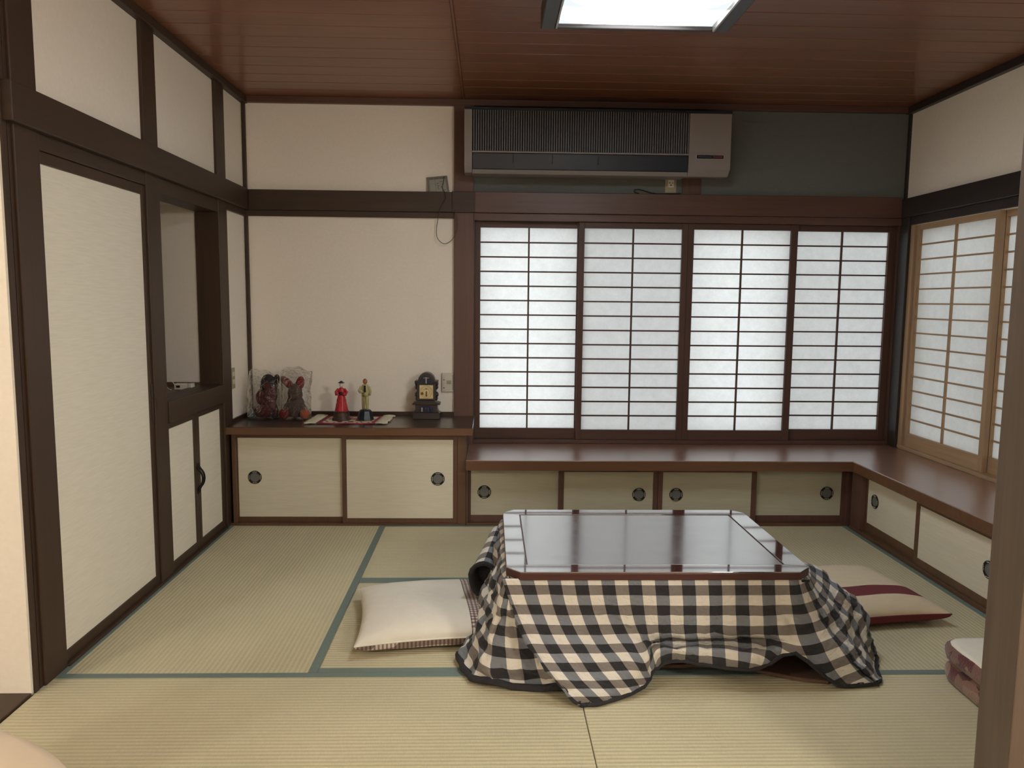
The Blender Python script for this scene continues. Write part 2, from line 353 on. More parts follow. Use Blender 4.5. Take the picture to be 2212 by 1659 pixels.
def crom(pts, n):
    """points of a smooth curve through pts, n steps for each span"""
    out = []; k = len(pts)
    for i in range(k-1):
        p0, p1, p2, p3 = pts[max(i-1, 0)], pts[i], pts[i+1], pts[min(i+2, k-1)]
        for j in range(n):
            t = j/n
            out.append(0.5*((2*p1)+(p2-p0)*t+(2*p0-5*p1+4*p2-p3)*t*t+(3*p1-p0-3*p2+p3)*t**3))
    out.append(pts[-1]); return out
_tn = [0]
def trim(bm_, material, label, bevel=0.003, cat='trim'):
    _tn[0] += 1
    xs = [v.x for v in bm_.v]; ys = [v.y for v in bm_.v]; zs = [v.z for v in bm_.v]
    return tag(bm_.build(f'trim_{_tn[0]}', material, loc=((min(xs)+max(xs))/2, (min(ys)+max(ys))/2, min(zs)), bevel=bevel), label, cat, kind='structure')

# ================================================================== THE SETTING
YB, XR, ZC, YF = 2.25, 4.07, 2.50, -0.86          # window wall, side window wall, ceiling, doorway line
# ---- floor with its six mats
fl = tag(MB().box(-1.9, 4.5, -4.6, 2.45, -0.12, -0.06).build('floor', FLOORW, loc=(0, 0, -0.12)), 'floor of woven tatami mats with blue-green cloth borders', 'floor', kind='structure')
B(-1.9, 4.5, -4.6, YF-0.005, -0.06, 0.0).build('floorboard', FLOORW, fl)
B(-1.9, -0.125, YF-0.005, -0.1, -0.06, 0.0).build('floorboard', FLOORW, fl)
B(-0.14, 4.2, 1.812, 2.44, -0.06, -0.004).build('floorboard', FLOORW, fl); B(3.602, 4.2, YF, 1.812, -0.06, -0.004).build('floorboard', FLOORW, fl)
def mat_piece(x0, x1, y0, y1, along):
    g = 0.0012
    L, Wd = (x1-x0, y1-y0) if along == 'X' else (y1-y0, x1-x0)
    m = MB().box(-L/2+g, L/2-g, -Wd/2+g, Wd/2-g, -0.058, 0.0)
    me = m.build('tatami_mat', TATAMI, fl, origin=(0, 0, 0), bevel=0.003)
    me.location = Vector(((x0+x1)/2, (y0+y1)/2, 0))-ORG[fl.name]; me.rotation_euler.z = 0 if along == 'X' else math.pi/2
    for s in (-1, 1):
        b = MB().box(-L/2+g, L/2-g, min(s*(Wd/2-g), s*(Wd/2-0.032)), max(s*(Wd/2-g), s*(Wd/2-0.032)), -0.002, 0.0022)
        bo = b.build('border_strip', HERI, me, origin=(0, 0, 0), bevel=0.001); bo.location = (0, 0, 0)
mat_piece(0.0, 0.895, 0.032, 1.81, 'Y'); mat_piece(0.895, 2.70, 0.032, 0.922, 'X'); mat_piece(0.895, 2.70, 0.922, 1.81, 'X')
mat_piece(2.70, 3.60, 0.032, 1.81, 'Y'); mat_piece(0.0, 1.80, YF, 0.032, 'X'); mat_piece(1.80, 3.60, YF, 0.032, 'X')

# ---- ceiling of planks
ce = tag(B(-1.9, 4.5, -4.6, 2.45, ZC+0.014, ZC+0.10).build('ceiling', PLASTER_GREY, loc=(0, 0, ZC)), 'ceiling of reddish-brown wooden planks with dark grooves between them', 'ceiling', kind='structure')
for (x0, x1, off) in ((0.0, 1.322, 0.0), (1.332, XR, 0.035)):
    src = None
    for i in range(22):
        y1 = YB-0.03+off-0.15*i
        if y1 < YF-0.1: break
        if src is None:
            src = MB().box(x0, x1, -0.1465, 0.0, 0, 0.014).build('plank', W('plank', 'X'), ce, origin=(0, 0, 0), bevel=0.0025, seg=1); o = src
        else: o = twin(src, ce)
        o.location = (0, y1, 0)
B(1.322, 1.332, YF, YB, ZC-0.004, ZC+0.014).build('joint_batten', W('plank', 'Y'), ce)

# ---- window wall (far wall)
wb = MB(); wb.box(-0.12, 1.33, YB, YB+0.12, -0.12, ZC+0.02); wb.box(1.33, XR+0.14, YB+0.004, YB+0.12, 1.79, ZC+0.02); wb.box(1.33, XR+0.14, YB+0.004, YB+0.12, -0.12, 0.404)
wb = tag(wb.build('wall_back', PLASTER, loc=(2, YB, 0)), 'far wall of cream plaster beside the wide shoji window', 'wall', kind='structure')
B(1.39, XR, YB, YB+0.006, 1.95, ZC).build('green_plaster_panel', GREEN, wb)
B(0.0, 1.27, YB-0.012, YB+0.001, 0.579, 0.602).build('skirting_strip', W('shelf', 'X'), wb)
# ---- wall on the left
wl = MB(); wl.box(-0.12, -0.004, YF-0.1, YB+0.12, 1.80, ZC+0.02); wl.box(-0.12, -0.004, 1.86, YB+0.12, -0.12, 1.85); wl.box(-0.14, -0.06, 0.0, 1.0, 0, 1.82); wl.box(-0.14, -0.06, 0.98, 1.78, 0, 0.74)
wl = tag(wl.build('wall_left', PLASTER, loc=(0, 1, 0)), 'cream plaster wall with dark posts, closet door and small alcove', 'wall', kind='structure')
B(-0.008, 0.006, 1.885, YB, 0.579, 0.602).build('skirting_strip', W('shelf', 'Y'), wl)
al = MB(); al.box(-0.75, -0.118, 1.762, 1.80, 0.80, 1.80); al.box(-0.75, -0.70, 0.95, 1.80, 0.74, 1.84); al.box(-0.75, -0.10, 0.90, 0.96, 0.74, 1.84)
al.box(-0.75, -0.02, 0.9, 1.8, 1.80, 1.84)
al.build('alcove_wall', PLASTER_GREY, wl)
B(-0.75, -0.07, 0.95, 1.762, 0.775, 0.808).build('alcove_floor', W('cab', 'Y'), wl)
B(-0.70, -0.118, 1.752, 1.763, 0.808, 0.832).build('alcove_skirting', W('cab', 'X'), wl)
# ---- wall on the right
wr = MB(); wr.box(XR, XR+0.12, YF-0.1, YB+0.12, 1.78, ZC+0.02); wr.box(XR, XR+0.12, YF-0.1, YB+0.12, -0.12, 0.404); wr.box(XR, XR+0.12, YF-0.1, 0.30, 0.36, 1.79)
wr = tag(wr.build('wall_right', PLASTER, loc=(XR, 1, 0)), 'cream plaster wall above the side shoji window', 'wall', kind='structure')
# ---- doorway wall and the lit room behind the camera
wf = MB(); wf.box(-0.12, 0.15, YF-0.10, YF, 0, ZC+0.02); wf.box(2.76, XR+0.12, YF-0.10, YF, 0, ZC+0.02); wf.box(0.1, 2.8, YF-0.10, YF, 2.30, ZC+0.02)
tag(wf.build('wall_front', PLASTER, loc=(2, YF, 0)), 'plaster wall around the wide doorway at the viewer', 'wall', kind='structure')
wh = MB(); wh.box(-1.9, -0.12, -0.10, 0.0, 0, ZC+0.02); wh.box(-1.98, -1.9, -4.6, 0, 0, ZC+0.02); wh.box(4.42, 4.5, -4.6, YF-0.1, 0, ZC+0.02); wh.box(-1.98, 4.5, -4.68, -4.6, 0, ZC+0.02)
wh.box(-0.6, -0.001, -0.112, -0.10, 0.0, 1.95)
tag(wh.build('wall_hall', PLASTER, loc=(-1, -0.1, 0)), 'warm lit plaster wall past the dark doorpost at the left edge', 'wall', kind='structure')
# unseen warm globe lamps, added to light the walls from the neighbouring room
for (hx, hy, lb) in ((-1.2, -2.4, 'unseen warm globe lamp added outside the side doorway'), (3.25, -2.45, 'unseen warm globe lamp added behind the viewer to light the walls')):
    hl = empty('added_globe_lamp', (hx, hy, ZC), lb, 'lamp')
    MB().lathe([(0.004, 0.0), (0.05, 0.0), (0.05, -0.02), (0.004, -0.03)], (hx, hy, ZC), 24).build('ceiling_rose', W('dark', 'X'), hl)
    MB().tube([(hx, hy, ZC-0.02), (hx, hy, ZC-0.42)], 0.004, 8).build('cord', BLACK, hl)
    MB().lathe([(0.02, 0.0), (0.03, -0.03), (0.045, -0.05), (0.001, -0.05)], (hx, hy, ZC-0.40), 24).build('cap', W('dark', 'X'), hl)
    MB().ball((hx, hy, ZC-0.61), 0.14 if hx < 0 else 0.17, n=32, m=20).build('globe', WARM_GLOW, hl, smooth=True)

# ---- posts and beams
D = lambda ax: W('dark', ax)
trim(B(-0.13, 0.012, -0.052, 0.085, 0, ZC), D('Z'), 'thick dark doorpost standing between lit plaster and the tall closet door', 0.004, 'post')
pj = MB(); pj.box(-0.13, 0.004, -0.0995, -0.074, 0, ZC); pj.box(-0.13, -0.006, -0.074, -0.066, 0, ZC, 1); pj.box(-0.13, 0.002, -0.066, -0.052, 0, ZC)
trim(pj, [D('Z'), W('jamb', 'Z')], 'narrow grooved jamb strip at the edge of the lit plaster', 0.001, 'jamb')
trim(B(-0.13, 0.012, 0.872, 1.005, 0, ZC), D('Z'), 'dark post between the tall closet door and the alcove', 0.003, 'post')
trim(B(-0.118, 0.012, 1.752, 1.888, 0, ZC), D('Z'), 'dark post between the alcove and the corner of the room', 0.003, 'post')
trim(B(-0.02, 0.034, -0.09, YB, 1.832, 1.955), D('Y'), 'long dark horizontal beam above the closet door and alcove', 0.004, 'beam')
trim(B(-0.05, 0.008, 0.085, 0.872, 1.778, 1.832), D('Y'), 'dark head rail over the tall closet door', 0.002, 'rail')
trim(B(-0.115, 0.008, 1.005, 1.752, 1.765, 1.832), D('Y'), 'dark head rail over the alcove opening', 0.002, 'rail')
trim(B(-0.01, 0.012, 1.888, YB, 1.795, 1.832), D('Y'), 'short dark strip under the beam beside the corner', 0.002, 'rail')
trim(B(-0.12, 0.02, 1.005, 1.752, 0.722, 0.822), D('Y'), 'dark sill beam under the alcove opening', 0.004, 'sill')
trim(B(-0.06, 0.018, 0.085, 1.752, -0.01, 0.012), D('Y'), 'low dark threshold under the closet doors', 0.002, 'threshold')
trim(B(-0.13, -0.001, YF-0.1, -0.10, -0.05, 0.008), D('Y'), 'dark threshold board beside the front mat at the left edge', 0.002, 'threshold')
trim(B(0.0, 0.020, YB-0.018, YB, 0.60, 1.80), D('Z'), 'thin dark strip in the corner below the beam', 0.002, 'strip')
trim(B(0.0, 0.020, YB-0.018, YB, 1.955, ZC), D('Z'), 'thin dark strip in the corner above the beam', 0.002, 'strip')
trim(B(0.034, 1.262, YB-0.04, YB, 1.832, 1.952), D('X'), 'dark horizontal beam across the far plaster wall', 0.003, 'beam')
trim(B(0.0, 1.27, YB-0.022, YB, 1.797, 1.832), D('X'), 'thin dark strip under the beam on the far plaster wall', 0.002, 'rail')
trim(B(1.27, 1.39, YB-0.03, YB+0.10, 0, ZC), W('red', 'Z'), 'brown post between the far plaster wall and the shoji window', 0.003, 'post')
trim(B(1.258, 1.398, YB-0.046, YB-0.028, 1.83, 1.956), D('X'), 'dark beam end wrapping the brown post', 0.003, 'beam')
trim(B(1.39, XR-0.035, YB-0.035, YB+0.10, 1.832, 1.957), W('red', 'X'), 'wide reddish-brown beam over the long shoji window', 0.003, 'beam')
trim(B(1.39, 4.045, YB-0.018, YB+0.10, 1.787, 1.832), W('red', 'X'), 'reddish-brown head rail right above the long shoji window', 0.002, 'rail')
trim(B(2.668, 2.785, YB-0.012, YB+0.004, 1.957, 2.46), W('red', 'Z'), 'short brown stud on the green wall under the air conditioner', 0.002, 'post')
trim(MB().box(4.045, XR+0.04, 2.148, YB+0.10, 0.40, 1.84).box(XR-0.012, XR+0.01, 2.225, YB+0.05, 1.84, ZC), W('blackish', 'Z'), 'dark corner post between the two shoji windows', 0.003, 'post')
trim(B(XR-0.035, XR+0.01, YF, 2.24, 1.832, 1.946), W('blackish', 'Y'), 'dark horizontal beam above the side shoji window', 0.003, 'beam')
trim(B(XR-0.012, XR+0.09, YF, 2.15, 1.782, 1.832), W('blackish', 'Y'), 'dark head rail right above the side shoji window', 0.002, 'rail')
trim(B(XR-0.03, XR+0.12, 0.26, 0.36, 0.40, 1.80), W('blackish', 'Z'), 'dark post at the near end of the side shoji window', 0.003, 'post')
trim(B(-0.01, 0.032, YF, YB, 2.458, ZC), D('Y'), 'dark cornice strip where the closet wall meets the ceiling', 0.003, 'cornice')
trim(B(0.032, XR-0.032, YB-0.034, YB, 2.462, ZC), W('red', 'X'), 'brown cornice strip along the top of the far wall', 0.003, 'cornice')
trim(B(XR-0.032, XR+0.01, YF, YB, 2.458, ZC), W('blackish', 'Y'), 'dark cornice strip above the side window wall', 0.003, 'cornice')
trim(B(2.65, 2.77, -0.972, -0.855, 0, ZC), W('jamb', 'Z'), 'brown doorway post close to the viewer at the right edge', 0.004, 'post')

# ---- closet and small cupboard doors in the left wall
def left_door(n, y0, y1, z0, z1, fl_, fr, fb, ft, label):
    d = tag(B(-0.030, -0.006, y0+fl_, y1-fr, z0+fb, z1-ft).build(f'door_{n}', FUSUMA, loc=(-0.015, (y0+y1)/2, z0)), label, 'door', kind='structure')
    f = MB(); f.box(-0.034, 0.002, y0, y0+fl_, z0, z1); f.box(-0.034, 0.002, y1-fr, y1, z0, z1); f.box(-0.034, 0.001, y0+fl_, y1-fr, z0, z0+fb); f.box(-0.034, 0.001, y0+fl_, y1-fr, z1-ft, z1)
    f.build('door_frame', D('Z'), d, bevel=0.0015); return d
d1 = left_door(1, 0.086, 0.871, 0.012, 1.777, 0.014, 0.024, 0.038, 0.040, 'tall cream paper closet door with dark wooden frame')
hp = MB(); hp.box(0.001, 0.006, 0.853, 0.867, 0.75, 0.92); hp.box(0.003, 0.0075, 0.857, 0.863, 0.775, 0.895, 1)
hp.build('recessed_pull', [W('blackish', 'Z'), BRONZE], d1, bevel=0.001)
MB().tube([(0.008, 0.862, 0.895), (0.012, 0.872, 0.86), (0.016, 0.884, 0.835), (0.0155, 0.886, 0.80)], 0.0012, 6).build('pull_string', BROWNCORD, d1)
d2 = left_door(2, 1.006, 1.362, 0.012, 0.721, 0.012, 0.032, 0.040, 0.030, 'small cream cupboard door under the alcove, nearer the closet')
d3 = left_door(3, 1.363, 1.751, 0.012, 0.721, 0.034, 0.034, 0.040, 0.030, 'small cream cupboard door under the alcove with curved handle')
for y in (1.350, 1.376):
    o = MB().tube(crom([Vector(p) for p in ((0.002, y, 0.300), (0.006, y, 0.325), (0.022, y+0.004, 0.352), (0.027, y+0.006, 0.38), (0.022, y+0.004, 0.408), (0.006, y, 0.435), (0.002, y, 0.46))], 4),
             [0.003, 0.003, 0.0035, 0.004]+[0.005]*17+[0.004, 0.0035, 0.003, 0.003], 8).build('curved_handle', DARKMETAL, d2 if y < 1.36 else d3, smooth=True)

# ---- windows: frames, outer sashes
w1 = MB(); w1.box(1.39, 4.046, YB-0.015, YB+0.10, 0.404, 0.428)
w1 = tag(w1.build('window_1', W('shoji', 'X'), loc=(2.7, YB, 0.404), bevel=0.002), 'long window behind four shoji screens above the wooden ledge', 'window', kind='structure')
B(1.39, 1.397, YB-0.006, YB+0.1, 0.428, 1.787).build('frame_post', W('shoji', 'Z'), w1); B(4.040, 4.046, YB-0.006, YB+0.1, 0.428, 1.787).build('frame_post', W('shoji', 'Z'), w1)
for (x0, x1, y) in ((1.40, 2.09, 0.0), (2.04, 2.74, 0.03), (2.70, 3.42, 0.0), (3.36, 4.05, 0.03)):
    y0 = YB+0.17+y
    s = MB(); s.box(x0, x0+0.04, y0, y0+0.025, 0.42, 1.80); s.box(x1-0.04, x1, y0, y0+0.025, 0.42, 1.80); s.box(x0, x1, y0, y0+0.025, 0.42, 0.47); s.box(x0, x1, y0, y0+0.025, 1.76, 1.80)
    s = s.build('outer_sash', ALU, w1); B(x0+0.04, x1-0.04, y0+0.010, y0+0.014, 0.47, 1.76).build('glass_pane', PANE, s)
for (x0, x1) in ((2.06, 2.72), (3.40, 4.05)): B(x0, x1, YB+0.235, YB+0.237, 0.43, 1.79).build('dimming_sheet', SCREEN, w1)  # unseen sheets added outside to dim the second and fourth shoji screens
w2 = tag(B(XR-0.012, XR+0.11, 0.36, 2.148, 0.404, 0.426).build('window_2', W('pale', 'Y'), loc=(XR, 1.2, 0.404), bevel=0.002), 'side window behind pale wooden shoji screens at the right', 'window', kind='structure')
B(XR-0.008, XR+0.10, 2.105, 2.148, 0.426, 1.782).build('frame_post', W('pale', 'Z'), w2)
trim(B(5.15, 5.25, -1.2, 3.2, -0.3, 2.2), CONCRETE, 'unseen grey block wall added to dim the side shoji window', 0.0, 'wall')  # unseen block, added to hold daylight off the side screens

def shoji(loc, rz, width, zb, zt, stile_l, stile_r, rail_b, rail_t, wd, label, group, rows=14):
    h = zt-zb; pw = width-stile_l-stile_r
    r = empty('shoji_screen', loc, label, 'screen', group, rz=rz)
    def P(name, mb, mat, **k): return mb.build(name, mat, r, origin=(0, 0, 0), **k)
    for nm, q in (('stile', (0, stile_l, 0, 0.028, 0, h)), ('stile', (width-stile_r, width, 0, 0.028, 0, h))):
        o = P(nm, MB().box(*q), W(wd, 'Z'), bevel=0.0015); o.location = (0, 0, 0)
    for q in ((stile_l, width-stile_r, 0.001, 0.027, 0, rail_b), (stile_l, width-stile_r, 0.001, 0.027, h-rail_t, h)):
        o = P('rail', MB().box(*q), W(wd, 'X'), bevel=0.0015); o.location = (0, 0, 0)
    o = P('paper_sheet', MB().box(stile_l, width-stile_r, 0.0205, 0.0212, rail_b, h-rail_t), PAPER); o.location = (0, 0, 0)
    # paper is a single sheet: keep only its room-side face doubled as one thin plane
    me = o.data; me.clear_geometry(); me.from_pydata([(stile_l-0.004, 0.0205, rail_b-0.004), (width-stile_r+0.004, 0.0205, rail_b-0.004), (width-stile_r+0.004, 0.0205, h-rail_t+0.004), (stile_l-0.004, 0.0205, h-rail_t+0.004)], [], [(0, 1, 2, 3)])
    bar = None; ph = h-rail_b-rail_t
    for i in range(1, rows):
        z = rail_b+ph*i/rows
        if bar is None:
            bar = P('lattice_bar', MB().box(stile_l, width-stile_r, 0.009, 0.0205, -0.0045, 0.0045), W(wd, 'X')); q = bar
        else: q = twin(bar, r)
        q.location = (0, 0, z)
    q = P('lattice_post', MB().box(-0.005, 0.005, 0.007, 0.0205, rail_b, h-rail_t), W(wd, 'Z')); q.location = (stile_l+pw/2, 0, 0)
    return r
G1 = 'shoji screens of the long window'
ZB, ZT = 0.428, 1.786
shoji((1.397, YB+0.030, ZB), 0, 0.672, ZB, ZT, 0.034, 0.036, 0.066, 0.036, 'shoji', 'shoji screen of the long window next to the brown post', G1)
shoji((2.040, YB+0.000, ZB), 0, 0.678, ZB, ZT, 0.034, 0.036, 0.062, 0.036, 'shoji', 'second shoji screen of the long window counted from the brown post', G1)
shoji((2.719, YB+0.000, ZB), 0, 0.688, ZB, ZT, 0.036, 0.042, 0.062, 0.036, 'shoji', 'third shoji screen of the long window counted from the brown post', G1)
shoji((3.374, YB+0.030, ZB), 0, 0.666, ZB, ZT, 0.036, 0.042, 0.066, 0.036, 'shoji', 'shoji screen of the long window next to the dark corner post', G1)
G2 = 'shoji screens of the side window'
shoji((XR+0.004, 2.108, ZB-0.002), -math.pi/2, 0.772, ZB-0.002, 1.782, 0.034, 0.038, 0.082, 0.034, 'pale', 'pale wooden shoji screen of the side window beside the corner post', G2)
shoji((XR+0.036, 1.372, ZB-0.002), -math.pi/2, 0.78, ZB-0.002, 1.782, 0.036, 0.036, 0.082, 0.034, 'pale', 'pale wooden shoji screen half hidden behind the near doorway post', G2)
shoji((XR+0.004, 0.640, ZB-0.002), -math.pi/2, 0.28, ZB-0.002, 1.782, 0.036, 0.036, 0.082, 0.034, 'pale', 'narrow pale shoji screen at the hidden end of the side window', G2)

# ================================================================== BUILT-IN CABINETS
def pull_mesh():
    m = MB()
    m.lathe([(0.0275, -0.0015), (0.0285, -0.004), (0.037, -0.0045), (0.039, -0.003), (0.039, 0.0), (0.028, 0.001)], (0, 0, 0), 32, 'Y', 0, caps=False)
    m.lathe([(0.001, -0.0006), (0.0275, -0.0012), (0.0275, 0.0), (0.001, 0.001)], (0, 0, 0), 32, 'Y', 1)
    for k in range(4):
        for j in range(-2, 3):
            a = math.pi/2*k+j*0.165; rr = 0.0335 if abs(j) != 1 else 0.0315
            m.ball((rr*math.cos(a), -0.0045, rr*math.sin(a)), (0.0022, 0.0012, 0.0022), n=8, m=4, mi=2)
    return m
_pull = [None]
def finger_pull(parent, at_local, rz=0.0):
    if _pull[0] is None:
        o = pull_mesh().build('finger_pull', [RINGM, DISH, BEAD], parent, origin=(0, 0, 0), smooth=False); _pull[0] = o
    else: o = twin(_pull[0], parent)
    o.location = at_local; o.rotation_euler.z = rz; return o
def sliding_door(cab, x0, x1, z0, z1, y, sl, sr, rt, rb, paper_, wd, pull, axis='X'):
    """door in local cabinet coordinates: x along the front, y into the wall. Frame widths are left, right, top, bottom"""
    d = MB().box(x0+sl, x1-sr, y+0.004, y+0.016, z0+rb, z1-rt).build('sliding_door', paper_, cab, origin=(0, 0, 0)); d.location = (0, 0, 0)
    f = MB(); f.box(x0, x0+sl, y, y+0.02, z0, z1); f.box(x1-sr, x1, y, y+0.02, z0, z1); f.box(x0+sl, x1-sr, y+0.001, y+0.019, z0, z0+rb); f.box(x0+sl, x1-sr, y+0.001, y+0.019, z1-rt, z1)
    q = f.build('door_frame', W(wd, 'Z'), d, origin=(0, 0, 0), bevel=0.0012); q.location = (0, 0, 0)
    finger_pull(d, (pull[0], y+0.0035, pull[1])); return d
# --- low cabinet under the plaster wall
c1 = empty('low_cabinet', (0.0, 1.80, 0.0), 'low cabinet with two cream sliding doors below the figurines', 'cabinet')
def P1(name, mb, mat, par=None, **k):
    o = mb.build(name, mat, par or c1, origin=(0, 0, 0), **k); o.location = (0, 0, 0); return o
P1('carcass', MB().box(0.03, 0.05, 0.03, 0.43, 0.0, 0.53).box(1.30, 1.34, 0.03, 0.43, 0.0, 0.53).box(0.03, 1.34, 0.40, 0.43, 0, 0.53).box(0.03, 1.34, 0.03, 0.43, 0.0, 0.02), W('cab', 'X'))
P1('head_rail', MB().box(0.028, 1.36, -0.004, 0.05, 0.519, 0.5345), W('cab', 'X'), bevel=0.0015)
P1('bottom_rail', MB().box(0.010, 1.36, -0.006, 0.05, 0.0, 0.014), W('cab', 'X'), bevel=0.0015)
P1('post', MB().box(0.028, 0.0495, -0.002, 0.05, 0.014, 0.519), W('cab', 'Z'), bevel=0.0015)
P1('post', MB().box(1.312, 1.36, -0.006, 0.43, 0.014, 0.519), W('cab', 'Z'), bevel=0.002)
sliding_door(c1, 0.0495, 0.672, 0.014, 0.519, 0.026, 0.004, 0.022, 0.013, 0.030, FUSUMA_CX, 'cab', (0.146, 0.276))
sliding_door(c1, 0.650, 1.312, 0.014, 0.519, 0.003, 0.026, 0.026, 0.016, 0.028, FUSUMA_CX, 'cab', (1.198, 0.275))
tag(B(0.0, 1.398, 1.762, YB-0.001, 0.535, 0.579).build('cabinet_top', [W('shelf', 'X')], loc=(0.7, 2.0, 0.535), bevel=0.003), 'dark brown shelf board on top of the low cabinet', 'shelf')
lip = MB().box(0.0, 1.398, 1.757, 1.762, 0.536, 0.577).build('front_lip', W('ledgelip', 'X'), bpy.data.objects['cabinet_top'], bevel=0.001)
# --- cabinet run under the long window
c2 = empty('window_cabinet', (0.0, 1.80, 0.0), 'low cabinet with four cream sliding doors below the long window', 'cabinet')
def P2(name, mb, mat, **k):
    o = mb.build(name, mat, c2, origin=(0, 0, 0), **k); o.location = (0, 0, 0); return o
P2('carcass', MB().box(1.362, 1.38, 0.03, 0.43, 0, 0.34).box(3.58, 3.60, 0.03, 0.43, 0, 0.34).box(1.362, 3.60, 0.40, 0.43, 0, 0.34).box(1.362, 3.60, 0.03, 0.43, 0, 0.02), W('cab', 'X'))
P2('head_rail', MB().box(1.361, 3.64, -0.004, 0.05, 0.330, 0.3445), W('red', 'X'), bevel=0.0015)
P2('bottom_rail', MB().box(1.361, 3.64, -0.006, 0.05, 0.0, 0.016), W('cab', 'X'), bevel=0.0015)
P2('post', MB().box(1.361, 1.372, -0.002, 0.05, 0.016, 0.330), W('red', 'Z'), bevel=0.0015)
P2('post', MB().box(3.590, 3.625, -0.006, 0.05, 0.016, 0.330), W('red', 'Z'), bevel=0.0015)
sliding_door(c2, 1.372, 1.925, 0.016, 0.330, 0.026, 0.016, 0.028, 0.006, 0.040, FUSUMA_SHADED, 'red', (1.466, 0.193))
sliding_door(c2, 1.897, 2.474, 0.016, 0.330, 0.003, 0.030, 0.026, 0.012, 0.036, FUSUMA_SHADED, 'red', (2.366, 0.186))
sliding_door(c2, 2.476, 3.056, 0.016, 0.330, 0.003, 0.028, 0.030, 0.012, 0.036, FUSUMA_SHADED, 'red', (2.584, 0.186))
sliding_door(c2, 3.028, 3.590, 0.016, 0.330, 0.026, 0.030, 0.022, 0.006, 0.040, FUSUMA_SHADED, 'red', (3.484, 0.190))
# --- cabinet run under the side window (local x runs towards the viewer)
c3 = empty('side_cabinet', (3.60, 1.80, 0.0), 'low cabinet with cream sliding doors below the side window', 'cabinet', rz=-math.pi/2)
def P3(name, mb, mat, **k):
    o = mb.build(name, mat, c3, origin=(0, 0, 0), **k); o.location = (0, 0, 0); return o
P3('carcass', MB().box(0.1, 0.13, 0.03, 0.45, 0, 0.34).box(2.60, 2.63, 0.03, 0.45, 0, 0.34).box(0.1, 2.63, 0.43, 0.45, 0, 0.34).box(0.1, 2.63, 0.03, 0.45, 0, 0.02), W('cab', 'X'))
P3('head_rail', MB().box(0.045, 2.63, -0.002, 0.05, 0.334, 0.3445), W('ledgelip', 'X'), bevel=0.0015)
P3('bottom_rail', MB().box(0.045, 2.63, -0.008, 0.05, 0.0, 0.022), W('cab', 'X'), bevel=0.002)
P3('post', MB().box(0.045, 0.160, -0.004, 0.05, 0.022, 0.334), W('red', 'Z'), bevel=0.002)
sliding_door(c3, 0.160, 0.735, 0.022, 0.334, 0.026, 0.012, 0.030, 0.004, 0.052, FUSUMA_CX, 'cab', (0.252, 0.214))
sliding_door(c3, 0.702, 1.370, 0.022, 0.334, 0.003, 0.030, 0.026, 0.013, 0.038, FUSUMA_CX, 'cab', (1.266, 0.189))
sliding_door(c3, 1.372, 2.02, 0.022, 0.334, 0.003, 0.030, 0.026, 0.013, 0.038, FUSUMA_CX, 'cab', (1.48, 0.189))
sliding_door(c3, 1.99, 2.60, 0.022, 0.334, 0.026, 0.030, 0.026, 0.013, 0.038, FUSUMA_CX, 'cab', (2.50, 0.189))
# --- the L-shaped ledge
lg = MB().prism([(1.362, 1.713), (3.576, 1.713), (3.576, YF+0.002), (4.055, YF+0.002), (4.055, YB-0.016), (1.391, YB-0.016), (1.391, YB-0.032), (1.362, YB-0.032)], 0.345, 0.404)
lg = tag(lg.build('window_ledge', W('ledge', 'X'), loc=(2.7, 2.0, 0.345), bevel=0.003), 'glossy brown L-shaped wooden ledge below both shoji windows', 'ledge')
MB().prism([(1.362, 1.708), (3.571, 1.708), (3.571, YF+0.002), (3.576, YF+0.002), (3.576, 1.713), (1.362, 1.713)], 0.347, 0.401).build('front_lip', W('ledgelip', 'X'), lg, bevel=0.001)

# ================================================================== CEILING LAMP, AIR CONDITIONER, WALL FITTINGS
lx0, lx1, ly0, ly1 = 1.690, 2.452, -0.06, 0.702
la = empty('ceiling_lamp', (2.07, 0.32, ZC), 'square ceiling lamp with dark frame and glowing milky cover', 'lamp')
for q in ((lx0, lx0+0.058, ly0, ly1), (lx1-0.058, lx1, ly0, ly1), (lx0+0.058, lx1-0.058, ly0, ly0+0.05), (lx0+0.058, lx1-0.058, ly1-0.022, ly1)):
    B(q[0], q[1], q[2], q[3], 2.396, 2.485).build('frame_bar', W('blackish', 'X'), la, bevel=0.004)
for q in ((lx0+0.058, lx0+0.066, ly0+0.05, ly1-0.022), (lx1-0.066, lx1-0.058, ly0+0.05, ly1-0.022)):
    B(q[0], q[1], q[2], q[3], 2.392, 2.42).build('inner_bead', SILVER, la, bevel=0.001)
B(lx0+0.02, lx1-0.02, ly0+0.02, ly1-0.02, 2.486, 2.499).build('back_plate', IVORY, la)
cv = MB(); N = 12
for i in range(N+1):
    for j in range(N+1):
        a, b = i/N*2-1, j/N*2-1; k = (1-a**6)*(1-b**6)
        cv.v.append(Vector((2.071+a*0.312, 0.334+b*0.343, 2.412-0.020*k)))
for i in range(N):
    for j in range(N): cv.f.append([i*(N+1)+j, (i+1)*(N+1)+j, (i+1)*(N+1)+j+1, i*(N+1)+j+1]); cv.m.append(0)
cv.build('lamp_cover', LAMP_COVER, la, smooth=True)

